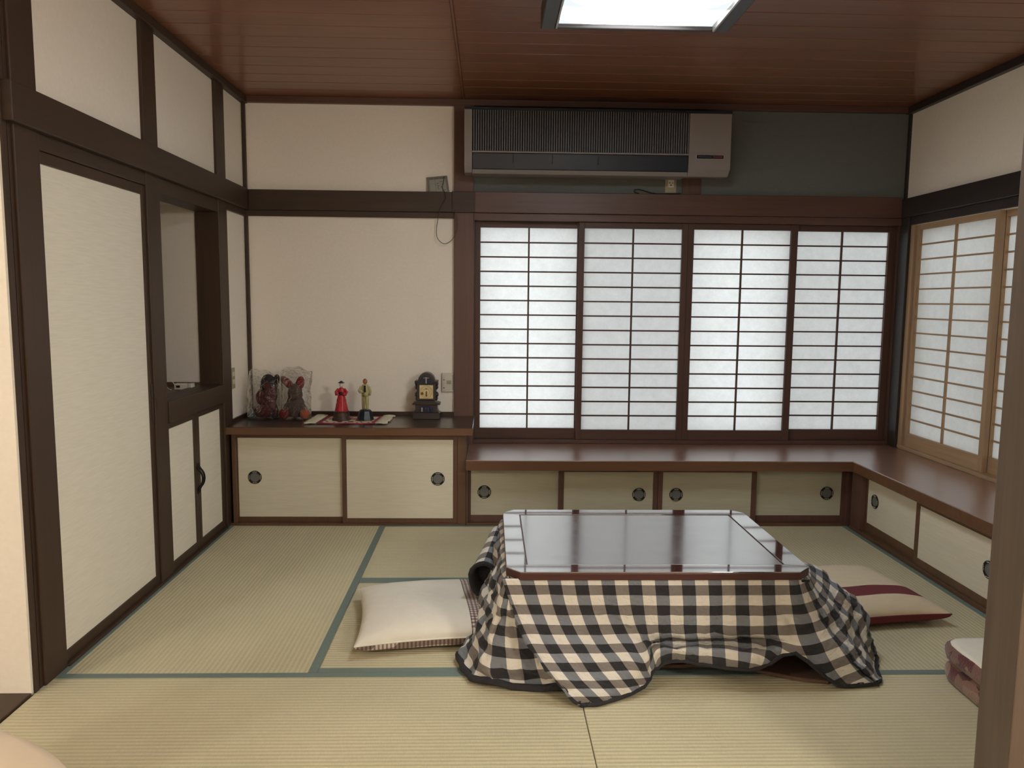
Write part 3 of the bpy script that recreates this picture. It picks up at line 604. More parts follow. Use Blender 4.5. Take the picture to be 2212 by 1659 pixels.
ac = empty('air_conditioner', (2.1, YB, 2.04), 'long old beige and navy wall air conditioner above the shoji window', 'air conditioner')
yf = 2.05
B(1.345, 2.89, yf+0.03, YB-0.001, 2.062, 2.412).build('casing', AC_NAVY, ac, bevel=0.004)
B(1.338, 2.905, yf-0.002, YB-0.02, 2.402, 2.416).build('top_cover', AC_NAVY, ac, bevel=0.003)
MB().prism([(yf, 2.402), (YB-0.002, 2.402), (YB-0.002, 2.052), (yf+0.028, 2.046), (yf, 2.085)], 1.336, 1.382, 'X').build('side_panel', AC_BEIGE, ac, bevel=0.003)
rp = MB().prism([(yf-0.002, 2.400), (YB-0.002, 2.400), (YB-0.002, 2.058), (yf+0.040, 2.043), (yf-0.002, 2.084)], 2.654, 2.902, 'X').build('control_panel', AC_BEIGE, ac, bevel=0.004)
B(2.696, 2.862, yf-0.0055, yf-0.001, 2.138, 2.163).build('display_bezel', SILVER, rp, bevel=0.001)
B(2.700, 2.858, yf-0.0065, yf-0.001, 2.141, 2.160).build('display_window', AC_GLASS, rp)
B(2.705, 2.79, yf-0.0070, yf-0.006, 2.147, 2.1535).build('display_print', BLUEINK, rp); B(2.795, 2.853, yf-0.0070, yf-0.006, 2.145, 2.157).build('display_print', REDINK, rp)
B(1.384, 2.652, yf+0.012, yf+0.03, 2.165, 2.402).build('grille_back', AC_DARK, ac)
gs = MB()
n = 92
for i in range(n):
    x = 1.392+i*(2.648-1.392)/(n-1); gs.box(x-0.0017, x+0.0017, yf-0.001, yf+0.012, 2.168, 2.400)
tag(gs.build('grille', AC_SLAT, ac), 'row of thin pale vertical grille slats', kind='stuff')
B(1.383, 2.653, yf-0.004, yf+0.02, 2.158, 2.167).build('trim_strip', AC_BEIGE, ac, bevel=0.001)
lv = MB().prism([(yf+0.002, 2.156), (yf+0.034, 2.156), (yf+0.034, 2.072), (yf+0.014, 2.066)], 1.384, 2.652, 'X').build('louver', AC_NAVY, ac, bevel=0.002)
for x in (1.62, 1.85, 2.12): B(x, x+0.004, yf+0.0005, yf+0.006, 2.10, 2.155).build('louver_joint', AC_DARK, lv)
MB().prism([(yf+0.010, 2.064), (YB-0.01, 2.064), (YB-0.01, 2.046), (yf+0.030, 2.042)], 1.383, 2.653, 'X').build('bottom_lip', AC_BEIGE, ac, bevel=0.002)

def plate(name, x0, x1, z0, z1, mat, label, cat, y=YB, th=0.008):
    return tag(B(x0, x1, y-th, y-0.0005, z0, z1).build(name, mat, loc=((x0+x1)/2, y, z0), bevel=0.002), label, cat)
ol = plate('wall_outlet', 2.562, 2.632, 1.968, 2.056, TAN, 'beige power outlet on the green wall under the air conditioner', 'outlet', th=0.009)
B(2.578, 2.616, YB-0.013, YB-0.008, 2.000, 2.048).build('socket', IVORY, ol, bevel=0.001)
so = MB(); so.box(2.584, 2.593, YB-0.0136, YB-0.0125, 2.026, 2.030); so.box(2.602, 2.611, YB-0.0136, YB-0.0125, 2.026, 2.030); so.box(2.594, 2.601, YB-0.0136, YB-0.0125, 2.010, 2.017)
so.build('socket_slot', BLACK, ol)
crd = [Vector(p) for p in ((2.40, YB-0.015, 1.962), (2.375, YB-0.022, 1.968), (2.372, YB-0.018, 1.982), (2.40, YB-0.014, 1.986), (2.44, YB-0.014, 1.976), (2.50, YB-0.016, 1.962), (2.58, YB-0.02, 1.961), (2.64, YB-0.022, 1.962), (2.655, YB-0.03, 1.9615))]
tag(MB().tube(crom(crd, 5), 0.0028, 6).build('dark_wire', BLACK, loc=(2.5, YB-0.02, 1.957), smooth=True), 'dark cord lying on the beam below the wall outlet', 'cord')
ws = plate('wall_controller', 1.194, 1.269, 0.730, 0.848, IVORY, 'white wall controller beside the brown post above the clock', 'controller', th=0.014)
B(1.199, 1.217, YB-0.016, YB-0.013, 0.736, 0.842).build('side_cover', IVORY, ws, bevel=0.001)
B(1.225, 1.254, YB-0.0152, YB-0.013, 0.778, 0.801).build('display_window', TAN, ws, bevel=0.0005)
B(1.203, 1.212, YB-0.0168, YB-0.0155, 0.803, 0.807).build('button', INK, ws); B(1.203, 1.212, YB-0.0168, YB-0.0155, 0.752, 0.757).build('button', INK, ws)
B(1.261, 1.264, YB-0.0150, YB-0.0135, 0.740, 0.838).build('groove', INK, ws)
sw = tag(B(0.0, 0.010, 1.898, 1.952, 0.778, 0.898).build('light_switch', TAN, loc=(0, 1.925, 0.778), bevel=0.002), 'tan light switch plate on the plaster beside the alcove post', 'switch')
for z in (0.805, 0.85): B(0.009, 0.014, 1.910, 1.940, z, z+0.026).build('rocker', IVORY, sw, bevel=0.001)
# card in a clear sleeve leaning above the beam, with its cord
cs = empty('card_sleeve', (1.17, YB-0.03, 1.953), 'small clear sleeve with a pale card leaning on the beam', 'card')
tl, tr, br, bl = Vector((1.103, YB-0.010, 2.040)), Vector((1.226, YB-0.010, 2.053)), Vector((1.242, YB-0.034, 1.953)), Vector((1.114, YB-0.034, 1.953))
def quadp(u, v, off=0.0): return tl.lerp(tr, u).lerp(bl.lerp(br, u), v)+Vector((0, -1, -0.2))*off
def slab(m, u0, u1, v0, v1, a, b, mi=0):
    q = [quadp(u0, v1, a), quadp(u1, v1, a), quadp(u1, v0, a), quadp(u0, v0, a)]; r = [quadp(u0, v1, b), quadp(u1, v1, b), quadp(u1, v0, b), quadp(u0, v0, b)]
    m.add(q+r, [(0, 3, 2, 1), (4, 5, 6, 7), (0, 1, 5, 4), (1, 2, 6, 5), (2, 3, 7, 6), (3, 0, 4, 7)], mi); return m
slab(MB(), 0, 1, 0, 1, 0.0, 0.002).build('sleeve', SLEEVE_RIM, cs)
slab(slab(MB(), 0.10, 0.37, 0.2, 0.99, 0.002, 0.0028), 0.39, 0.90, 0.18, 0.99, 0.002, 0.0028).build('card', SLEEVE_CARD, cs)
pl = MB()
for (u, v, w) in ((0.46, 0.42, 0.1), (0.62, 0.32, 0.1), (0.62, 0.5, 0.1), (0.46, 0.6, 0.12), (0.46, 0.7, 0.1), (0.62, 0.68, 0.08), (0.46, 0.8, 0.1), (0.77, 0.85, 0.08)): slab(pl, u, u+w, v, v+0.035, 0.0028, 0.0031)
for (u, w) in ((0.14, 0.16), (0.36, 0.2), (0.62, 0.2)): slab(pl, u, u+w, 0.12, 0.15, 0.002, 0.0031)
pl.build('printed_line', INK, cs)
pts = [(1.209, YB-0.020, 2.046), (1.206, YB-0.028, 2.012), (1.199, YB-0.036, 1.978), (1.213, YB-0.046, 1.950), (1.221, YB-0.047, 1.915), (1.204, YB-0.045, 1.885), (1.187, YB-0.044, 1.855), (1.175, YB-0.043, 1.80), (1.164, YB-0.035, 1.735),
       (1.166, YB-0.033, 1.685), (1.186, YB-0.033, 1.654), (1.215, YB-0.034, 1.642), (1.246, YB-0.036, 1.655), (1.270, YB-0.044, 1.683), (1.290, YB-0.050, 1.73), (1.287, YB-0.051, 1.79), (1.277, YB-0.052, 1.845)]
tag(MB().tube(crom([Vector(p) for p in pts], 5), 0.0019, 6).build('hanging_cord', BROWNCORD, loc=(1.2, YB-0.04, 1.64), smooth=True), 'thin brown cord hanging in a loop below the card sleeve', 'cord')

# ================================================================== KOTATSU TABLE
tx0, tx1, ty0, ty1, tz = 1.552, 2.600, -0.055, 0.722, 0.395
kt = empty('kotatsu_table', (2.076, 0.334, 0.0), 'low table with glossy dark lacquered top over a checked quilt', 'table')
def octo(x0, x1, y0, y1, c): return [(x0+c, y0), (x1-c, y0), (x1, y0+c), (x1, y1-c), (x1-c, y1), (x0+c, y1), (x0, y1-c), (x0, y0+c)]
MB().prism(octo(tx0, tx1, ty0, ty1, 0.048), 0.366, 0.391).build('edge_band', LACQ_SIDE, kt, bevel=0.003)
oc = octo(tx0+0.001, tx1-0.001, ty0+0.001, ty1-0.001, 0.048)
ix0, ix1, iy0, iy1 = 1.622, 2.524, 0.020, 0.645
def border_piece(poly): MB().prism(poly, 0.391, tz).build('border_board', LACQ, kt, bevel=0.0012)
border_piece([oc[0], oc[1], oc[2], (ix1, iy0), (ix0, iy0), oc[7]][:6])
border_piece([oc[4], oc[5], oc[6], (ix0, iy1), (ix1, iy1), oc[3]])
border_piece([oc[7], (ix0, iy0), (ix0, iy1), oc[6]]); border_piece([oc[2], oc[3], (ix1, iy1), (ix1, iy0)])
B(ix0+0.005, ix1-0.005, iy0+0.005, iy1-0.005, 0.3905, 0.3932).build('inner_panel', LACQ_IN, kt, bevel=0.0005)
for x in (1.66, 2.49):
    for y in (0.05, 0.62): MB().lathe([(0.020, 0.017), (0.024, 0.2), (0.030, 0.33)], (x, y, 0), 12).build('leg', LACQ_SIDE, kt, smooth=True)
B(1.63, 2.52, 0.02, 0.65, 0.315, 0.345).build('frame', LACQ_SIDE, kt)
MB().box(1.98, 2.17, 0.25, 0.42, 0.285, 0.315).build('heater_box', DARKMETAL, kt)

# ---- under-rug showing below the raised hem
tag(MB().prism([(1.70, .048), (2.36, .048), (2.46, .0), (2.56, -.05), (2.66, -.075), (2.68, .06), (2.62, .66), (1.70, .66)], 0.003, 0.016).build('under_rug', [plain('dark_rug', (104, 80, 66), 1.0, vary=0.1, scale=120, bump=0.4)], loc=(2.16, 0.35, 0.003), bevel=0.004), 'brown rug under the table showing below the raised quilt hem', 'rug')

# ---- the checked quilt
def surf(cols, nr, nc, uu=None, v0=0.0):
    """smooth sheet through columns of points; gives vertices, faces and cloth coordinates"""
    dense = [crom([Vector(p) for p in c], nr) for c in cols]
    lens = []
    for c in dense:
        l = [v0]
        for a, b in zip(c, c[1:]): l.append(l[-1]+(b-a).length)
        lens.append(l)
    R_ = len(dense[0]); rows = [crom([c[i] for c in dense], nc) for i in range(R_)]
    lrow = [crom([Vector((lens[k][i], uu[k], 0)) for k in range(len(cols))], nc) for i in range(R_)]
    C_ = len(rows[0]); vs = [rows[i][j] for i in range(R_) for j in range(C_)]; uv = [(lrow[i][j].y, lrow[i][j].x) for i in range(R_) for j in range(C_)]
    fs = [(i*C_+j, (i+1)*C_+j, (i+1)*C_+j+1, i*C_+j+1) for i in range(R_-1) for j in range(C_-1)]
    return vs, fs, uv, R_, C_
def crumple(vs, uv, R_, C_, amp, f=9.0, seed=0.0):
    out = []
    for k, p in enumerate(vs):
        i, j = divmod(k, C_); a = vs[min(i+1, R_-1)*C_+j]-vs[max(i-1, 0)*C_+j]; b = vs[i*C_+min(j+1, C_-1)]-vs[i*C_+max(j-1, 0)]
        nn = a.cross(b); nn = nn.normalized() if nn.length > 1e-9 else Vector((0, 0, 1)); u, v = uv[k]; t = i/(R_-1)
        w = noise.noise(Vector((u*f, v*f*0.8, seed)))*0.7+noise.noise(Vector((u*f*2.6, v*f*2.2, seed+5)))*0.4+noise.noise(Vector((u*f*5.5, v*f*4.5, seed+9)))*0.16
        q = p+nn*w*amp*min(1, t*3)
        q.z = max(q.z, 0.012); out.append(q)
    return out
fr = [  # columns of the front, left to right: (u, v, Y) of the photograph down the cloth
 [(1088, 1250, -.030), (1106, 1308, -.062), (1130, 1365, -.100), (1158, 1415, -.138), (1190, 1460, -.172), (1225, 1500, -.202), (1256, 1527, -.214)],
 [(1150, 1250, -.032), (1165, 1306, -.055), (1185, 1358, -.090), (1212, 1410, -.130), (1245, 1458, -.166), (1280, 1495, -.193), (1306, 1519, -.198)],
 [(1215, 1250, -.032), (1225, 1303, -.050), (1242, 1350, -.080), (1268, 1398, -.112), (1300, 1444, -.148), (1330, 1480, -.170), (1350, 1504, -.170)],
 [(1280, 1250, -.032), (1288, 1300, -.045), (1300, 1343, -.060), (1322, 1386, -.094), (1350, 1424, -.124), (1374, 1458, -.138), (1390, 1482, -.122)],
 [(1340, 1250, -.032), (1346, 1298, -.040), (1354, 1336, -.050), (1368, 1368, -.062), (1386, 1402, -.100), (1400, 1434, -.108), (1405, 1456, -.080)],
 [(1400, 1250, -.032), (1404, 1297, -.038), (1408, 1337, -.045), (1412, 1374, -.052), (1414, 1389, -.012), (1416, 1406, -.078), (1419, 1438, -.058)],
 [(1470, 1250, -.032), (1473, 1297, -.038), (1475, 1337, -.045), (1478, 1376, -.054), (1480, 1388, -.008), (1480, 1402, -.080), (1478, 1428, -.068)],
 [(1560, 1250, -.032), (1562, 1297, -.038), (1563, 1337, -.045), (1564, 1370, -.055), (1566, 1384, -.012), (1568, 1406, -.090), (1570, 1440, -.088)],
 [(1640, 1250, -.032), (1642, 1297, -.038), (1643, 1335, -.045), (1645, 1370, -.060), (1649, 1384, -.030), (1649, 1408, -.098), (1640, 1443, -.102)],
 [(1690, 1250, -.032), (1693, 1297, -.038), (1697, 1337, -.046), (1703, 1374, -.064), (1710, 1390, -.070), (1715, 1401, -.085), (1720, 1410, -.094)],
 [(1718, 1250, -.032), (1728, 1297, -.036), (1740, 1337, -.048), (1752, 1376, -.072), (1768, 1416, -.094), (1788, 1453, -.100), (1808, 1478, -.100)],
 [(1736, 1246, -.025), (1756, 1297, -.026), (1780, 1340, -.042), (1808, 1384, -.064), (1838, 1424, -.080), (1868, 1457, -.088), (1898, 1479, -.088)]]
def tocols(cl): return [[at(u, v, Y=y) for (u, v, y) in c] for c in cl]
for c in fr[1:11]:
    c[0] = (c[0][0], c[0][1], -.046); c[1] = (c[1][0], c[1][1], min(c[1][2], -.053)); c[2] = (c[2][0], c[2][1], min(c[2][2], -.058))
fr.insert(0, [(u+10-6*k/6, v+4-6*k/6, y+.030-.012*k/6) for k, (u, v, y) in enumerate(fr[0])])
fr[1][0] = (1086, 1250, -.044)
fc = tocols(fr); uf = [c[0].x-1.552 for c in fc]; uf[1] = uf[2]-0.098; uf[0] = uf[1]-0.022; uf[-1] = uf[-2]+0.075
qm = MB(); hems = []
vs, fs, uv, R_, C_ = surf(fc, 7, 9, uf, 0.012); vs = crumple(vs, uv, R_, C_, 0.019, 10.0); qm.add(vs, fs, 0, uv); hems.append(vs[(R_-1)*C_:])
# the left side, from the far corner round to behind the front pleat
lf = []
for k, (Y, dx, wob) in enumerate(((0.72, 0.06, 0.0), (0.64, 0.11, 0.01), (0.50, 0.15, -0.01), (0.40, 0.155, 0.012), (0.28, 0.155, -0.008), (0.16, 0.165, 0.008), (0.08, 0.165, 0.0))):
    x = 1.566; lf.append([(x, Y, .362), (x-0.030, Y, .335), (x-dx*0.34+wob, Y, .25), (x-dx*0.54-wob, Y, .165), (x-dx*0.78+wob, Y-0.005, .08), (x-dx*0.97, Y-0.01, .032), (x-dx, Y-0.012, .018)])
lf += [[(1.562, .020, .362), (1.542, .010, .320), (1.522, .0, .235), (1.492, -.01, .150), (1.456, -.02, .075), (1.435, -.03, .030), (1.428, -.035, .018)],
       [(1.562, -.018, .362), (1.550, -.035, .315), (1.530, -.040, .235), (1.510, -.030, .160), (1.505, -.055, .085), (1.515, -.070, .030), (1.512, -.082, .018)],
       [(1.566, -.026, .362), (1.572, -.044, .315), (1.575, -.050, .240), (1.585, -.045, .165), (1.598, -.078, .085), (1.605, -.085, .035), (1.610, -.105, .018)],
       [(1.572, -.028, .360), (1.590, -.046, .310), (1.612, -.058, .235), (1.645, -.066, .160), (1.672, -.090, .080), (1.690, -.095, .034), (1.705, -.114, .018)],
       [(1.580, -.028, .358), (1.608, -.044, .300), (1.650, -.060, .220), (1.700, -.075, .140), (1.745, -.090, .070), (1.775, -.100, .030), (1.800, -.110, .018)]]
ul = [-0.05]; 
for a, b in zip(lf, lf[1:]): ul.append(ul[-1]+(Vector(b[4])-Vector(a[4])).length*0.9)
vs, fs, uv, R_, C_ = surf(lf, 7, 8, ul, 0.0); vs = crumple(vs, uv, R_, C_, 0.042, 11.0, 3.0); qm.add(vs, fs, 0, uv); hem_l = vs[(R_-1)*C_:]
# the right side, from the front corner to the far corner
rf = [fc[-1]]
rf.append([at(u, v, Y=y) for (u, v, y) in ((1744, 1238, .03), (1772, 1284, .03), (1804, 1330, .02), (1834, 1374, .004), (1860, 1414, -.02), (1882, 1446, -.04), (1902, 1466, -.055))])
for Y, pts in ((.10, ((1742, 1226), (1783, 1260), (1821, 1300), (1854, 1340), (1870, 1382), (1880, 1416), (1892, 1442))),
               (.16, ((1730, 1212), (1774, 1232), (1816, 1268), (1862, 1303), (1882, 1338), (1875, 1380), (1884, 1408)))):
    rf.append([at(u, v, Y=Y+(0.010 if k % 2 else -0.010)) for k, (u, v) in enumerate(pts)])
for k, (Y, dx, wob) in enumerate(((0.23, 0.27, 0.016), (0.33, 0.14, -0.010), (0.45, 0.12, 0.010), (0.60, 0.10, -0.008), (0.72, 0.07, 0.0))):
    x = 2.586; rf.append([(x, Y, .362), (x+dx*0.14, Y, .325), (x+dx*0.40+wob, Y, .255), (x+dx*0.70-wob, Y, .175), (x+dx*0.90+wob, Y, .105), (x+dx*0.98-wob, Y, .045), (x+dx, Y, .018)])
ur = [uf[-1]]
for a, b in zip(rf, rf[1:]): ur.append(ur[-1]+max(0.05, (Vector(b[3])-Vector(a[3])).length*1.05))
vs, fs, uv, R_, C_ = surf(rf, 7, 8, ur, 0.012); vs = crumple(vs, uv, R_, C_, 0.030, 14.0, 8.0); qm.add(vs, fs, 0, uv); hems[0] = hems[0]+vs[(R_-1)*C_+1:]
# the far side and the sheet under the table top
bk = []
for k in range(8):
    x = 1.566+k/7*1.02; w = 0.012*(-1)**k; bk.append([(x, .705, .362), (x, .74, .33), (x, .78+w, .25), (x, .81-w, .17), (x, .84+w, .09), (x, .86, .035), (x, .87, .018)])
vs, fs, uv, R_, C_ = surf(bk, 5, 5, [c[0][0] for c in bk], 0.0); qm.add(crumple(vs, uv, R_, C_, 0.012, 9, 12), fs, 0, uv)
qm.add([(1.556, -.035, .3605), (2.592, -.035, .3605), (2.592, .715, .3605), (1.556, .715, .3605)], [(0, 1, 2, 3)], 0, [(0, 0), (1, 0), (1, .75), (0, .75)])
qu = tag(qm.build('quilt', [QUILT, LINING], loc=(2.076, 0.334, 0.0), smooth=True), 'black and cream checked quilt draped from the low table to the mats', 'quilt')
so_ = qu.modifiers.new('thickness', 'SOLIDIFY'); so_.thickness = 0.009; so_.offset = -1.0; so_.material_offset = 1; so_.material_offset_rim = 1
MB().tube([Vector((p.x, p.y, max(p.z, 0.011))) for p in hem_l[::3]], 0.0125, 8).build('hem_piping', LINING, qu, smooth=True)
MB().tube([Vector((p.x, p.y+0.002, max(p.z-0.002, 0.008))) for p in hems[0][::3]], 0.007, 8).build('hem_piping', LINING, qu, smooth=True)
# curled corner of the quilt at its left side
rc = at(1044, 1250, Y=0.42); rm = MB(); n1 = 20
ring = []
for i in range(9):
    t = i/8; y = 0.42+t*0.22; rr = 0.056-0.012*t
    ring.append([rc+Vector((rr*math.cos(2*math.pi*j/n1)*(0.92+0.08*math.sin(3*t+j))+0.06*t, y-0.42, rr*1.15*math.sin(2*math.pi*j/n1)+0.10*t)) for j in range(n1)])
rm.add([p for r_ in ring for p in r_], [(i*n1+j, (i+1)*n1+j, (i+1)*n1+(j+1) % n1, i*n1+(j+1) % n1) for i in range(8) for j in range(n1)], 0, [(j*0.018, i*0.03) for i in range(9) for j in range(n1)])
ro = rm.build('curled_corner', [QUILT, LINING], qu, smooth=True); s2 = ro.modifiers.new('thickness', 'SOLIDIFY'); s2.thickness = 0.012; s2.offset = -1.0; s2.material_offset = 1; s2.material_offset_rim = 1
MB().tube([p+Vector((0, -0.004, 0)) for p in ring[0]], 0.010, 8, closed=True).build('curled_hem', LINING, qu, smooth=True)
MB().ball(rc+Vector((0.01, 0.05, 0.01)), (0.046, 0.02, 0.052)).build('curled_lining', LINING, qu, smooth=True)

# ================================================================== FLOOR CUSHIONS
def cushion(mb, sx, sy, h, n=28, top=True, uvs=1.0, mi=0, zc=0.0, pinch=0.16, dent=None, mif=None):
    """half of a stuffed cushion: corners pulled out, edges drawn in between them"""
    vs, uv = [], []
    for i in range(n+1):
        for j in range(n+1):
            a, b = math.sin(math.pi/2*(i/n*2-1)), math.sin(math.pi/2*(j/n*2-1))
            ed = 1-pinch*0.5*((1-a*a)*abs(b)**3); ea = 1-pinch*0.5*((1-b*b)*abs(a)**3)
            x, y = a*sx/2*ea, b*sy/2*ed
            k = max(0.0, (1-abs(a)**2.6)*(1-abs(b)**2.6)); z = h*k**(0.42 if top else 0.22)
            if dent: z *= 1-dent*math.exp(-((a-0.15)**2*5+(b-0.25)**2*9))
            z += 0.004*noise.noise(Vector((a*2.6, b*2.6, h*50)))*min(1, k*4)
            vs.append(Vector((x, y, zc+(z if top else -z)))); uv.append((x*uvs, y*uvs))
    fs = []
    for i in range(n):
        for j in range(n):
            f = (i*(n+1)+j, (i+1)*(n+1)+j, (i+1)*(n+1)+j+1, i*(n+1)+j+1); fs.append(f if top else f[::-1])
    b0 = len(mb.f); mb.add(vs, fs, mi, uv)
    if mif:
        for k, f in enumerate(fs):
            c = sum((vs[q] for q in f), Vector())/4; mb.m[b0+k] = mif(c)
    return mb
def rim(sx, sy, pinch=0.16, n=24, zc=0.0):
    P_ = []
    for side in range(4):
        for k in range(n):
            t = math.sin(math.pi/2*(k/n*2-1)); e = 1-pinch*0.5*(1-t*t)
            P_.append(((t*sx/2, -sy/2*e), (sx/2*e, t*sy/2), (-t*sx/2, sy/2*e), (-sx/2*e, -t*sy/2))[side])
    return [Vector((x, y, zc)) for x, y in P_]
def loc_part(name, mb, mats, par, **k):
    o = mb.build(name, mats, par, origin=(0, 0, 0), **k); o.location = (0, 0, 0); return o
z1 = empty('floor_cushion', (1.268, 0.442, 0.052), 'white floor cushion with small checked band left of the quilt', 'cushion', rz=math.radians(8))
loc_part('cover_top', cushion(MB(), 0.60, 0.56, 0.072, zc=0.0, dent=0.22, mif=lambda c: 1 if c.x > 0.135 else 0), [WHITE_COTTON, SMALLG], z1, smooth=True)
loc_part('cover_bottom', cushion(MB(), 0.60, 0.56, 0.050, top=False), SMALLG, z1, smooth=True)
loc_part('seam_piping', MB().tube(rim(0.60, 0.56), 0.0032, 6, closed=True), WHITE_COTTON, z1, smooth=True)
z2 = empty('floor_cushion', (3.040, 0.625, 0.054), 'cream floor cushion with maroon stripe right of the quilt', 'cushion', rz=math.radians(9))
loc_part('cover_top', cushion(MB(), 0.58, 0.56, 0.062, mif=lambda c: 1 if -0.165 < c.y < -0.085 else 0, n=34), [CREAM_COTTON, MAROON], z2, smooth=True)
loc_part('cover_bottom', cushion(MB(), 0.58, 0.56, 0.052, top=False), MAROON, z2, smooth=True)
loc_part('seam_piping', MB().tube(rim(0.58, 0.56), 0.003, 6, closed=True), MAROON, z2, smooth=True)
def block_cushion(name, loc, sx, sy, h, label, topmat, group=None):
    r = empty(name, loc, label, 'cushion', group); n = 16
    m = MB(); vs = []; K = 72
    lv = [(0.0, 0.90), (0.10, 0.985), (0.35, 1.0), (0.65, 1.0), (0.90, 0.985), (1.0, 0.93)]
    for (t, s_) in lv:
        for k in range(K):
            a = 2*math.pi*k/K; c, s = math.cos(a), math.sin(a); p = 9.0
            rr = (abs(c)**p+abs(s)**p)**(-1/p); vs.append((c*rr*sx/2*s_, s*rr*sy/2*s_, h*t+0.003*noise.noise(Vector((c*4, s*4, t*3+loc[2])))))
    m.add(vs, [(i*K+k, i*K+(k+1) % K, (i+1)*K+(k+1) % K, (i+1)*K+k) for i in range(len(lv)-1) for k in range(K)]+[tuple(range(K))[::-1], tuple(range((len(lv)-1)*K, len(lv)*K))])
    loc_part('fur_side', m, PATCH, r, smooth=True)
    m = MB(); rings = [(0.955, 0.955), (0.95, 1.03), (0.90, 1.085), (0.7, 1.12), (0.35, 1.13), (0.02, 1.13)]; vs = []
    for (s_, t) in rings:
        for k in range(K):
            a = 2*math.pi*k/K; c, s = math.cos(a), math.sin(a); p = 9.0; rr = (abs(c)**p+abs(s)**p)**(-1/p); vs.append((c*rr*sx/2*s_, s*rr*sy/2*s_, h*t))
    m.add(vs, [(i*K+k, i*K+(k+1) % K, (i+1)*K+(k+1) % K, (i+1)*K+k) for i in range(len(rings)-1) for k in range(K)]+[tuple(range((len(rings)-1)*K, len(rings)*K))])
    loc_part('top_cover', m, topmat, r, smooth=True); return r
block_cushion('fur_cushion', (3.328, -0.285, 0.003), 0.50, 0.58, 0.062, 'lower maroon patchwork fur cushion of the pair by the doorway post', PATCH, 'fur cushions by the doorway post')
block_cushion('fur_cushion', (3.328, -0.283, 0.0765), 0.505, 0.585, 0.058, 'upper fur cushion with white top beside the doorway post', WHITE_COTTON, 'fur cushions by the doorway post')
# ---- round padded stool of the room the viewer stands in
st = empty('padded_stool', (0.50, -1.75, 0.0), 'round cream padded stool at the bottom left corner', 'stool')
MB().lathe([(0.02, 0.30), (0.44, 0.30), (0.485, 0.33), (0.50, 0.40), (0.50, 0.52), (0.485, 0.57), (0.45, 0.60), (0.35, 0.615), (0.02, 0.62)], (0.50, -1.75, 0), 64).build('seat', LEATHER, st, smooth=True)
MB().lathe([(0.02, 0.0), (0.33, 0.0), (0.36, 0.02), (0.36, 0.30), (0.02, 0.301)], (0.50, -1.75, 0), 48).build('base', W('cab', 'Z'), st, smooth=False)
MB().tube([Vector((0.50+0.503*math.cos(a/48*2*math.pi), -1.75+0.503*math.sin(a/48*2*math.pi), 0.46)) for a in range(48)], 0.006, 8, closed=True).build('welt', LEATHER, st, smooth=True)

# ================================================================== THINGS ON THE LOW CABINET
ZS = 0.5795
# ---- fringed mat
fm = empty('fringed_mat', (0.665, 2.02, ZS), 'small red and ivory woven mat with fringe under the figurines', 'mat')
mm = MB(); NX, NY = 30, 12
vs = []; 
for i in range(NX+1):
    for j in range(NY+1):
        x = 0.497+i/NX*0.335; y = 1.872+j/NY*0.29; vs.append((x+0.012*(j/NY-0.5), y, ZS+0.0045+0.0012*math.sin(i*0.5)*(1-j/NY)))
mm.add(vs, [(i*(NY+1)+j, (i+1)*(NY+1)+j, (i+1)*(NY+1)+j+1, i*(NY+1)+j+1) for i in range(NX) for j in range(NY)])
k = 0
for i in range(NX):
    for j in range(NY):
        edge = i < 2 or i >= NX-2 or j < 1 or j >= NY-1; inner = (i-NX/2+0.5)**2/90+(j-NY/2+0.5)**2/16 < 1
        mm.m[k] = 0 if edge else (2 if (not inner and (i+j) % 3) else 1 if (i//3+j//2) % 2 else 0); k += 1
wm = mm.build('woven_cloth', [CLOTHRED, FRINGE, FRINGE], fm); q = wm.modifiers.new('t', 'SOLIDIFY'); q.thickness = 0.003
fg = MB()
for s in (-1, 1):
    for j in range(15):
        y = 1.874+j/14*0.287; x = (0.490 if s < 0 else 0.840)+0.012*(j/14-0.5); L = 0.058+0.012*random.random(); dy = (random.random()-0.5)*0.02
        fg.tube([(x-s*0.004, y, ZS+0.0075), (x+s*L*0.4, y+dy*0.4, ZS+0.008+0.003*random.random()), (x+s*L*0.8, y+dy, ZS+0.0078), (x+s*L, y+dy*1.2, ZS+0.0075)], [0.005, 0.0065, 0.007, 0.004], 6)
tag(fg.build('fringe', FRINGE, fm, smooth=True), 'ivory yarn fringe at both ends', kind='stuff')
# ---- two plain figurines
ZM = ZS+0.006
f1 = empty('figurine', (0.612, 2.015, ZM), 'small red gowned figurine on a bronze base', 'figurine', 'figurines on the woven mat')
c = (0.612, 2.015, ZM)
MB().lathe([(0.001, 0), (0.056, 0), (0.055, 0.008), (0.047, 0.022), (0.045, 0.042), (0.046, 0.05), (0.040, 0.053), (0.001, 0.053)], c, 28).build('base', BRONZE, f1, smooth=False)
gw = MB(); n = 40; prof = [(0.039, 0.053), (0.0385, 0.058), (0.035, 0.075), (0.031, 0.098), (0.029, 0.1), (0.028, 0.12), (0.0255, 0.124), (0.0215, 0.142), (0.016, 0.152)]; vs = []
for (r, h) in prof:
    for j in range(n):
        a = 2*math.pi*j/n; rr = r*(1+0.035*math.cos(10*a)*(0.16-h)/0.1); vs.append((c[0]+rr*math.cos(a), c[1]+rr*math.sin(a), c[2]+h))
gw.add(vs, [(i*n+j, i*n+(j+1) % n, (i+1)*n+(j+1) % n, (i+1)*n+j) for i in range(len(prof)-1) for j in range(n)]); gw.build('gown', RED, f1, smooth=True)
MB().ball((c[0], c[1], c[2]+0.168), (0.021, 0.016, 0.027)).build('bodice', RED, f1, smooth=True)
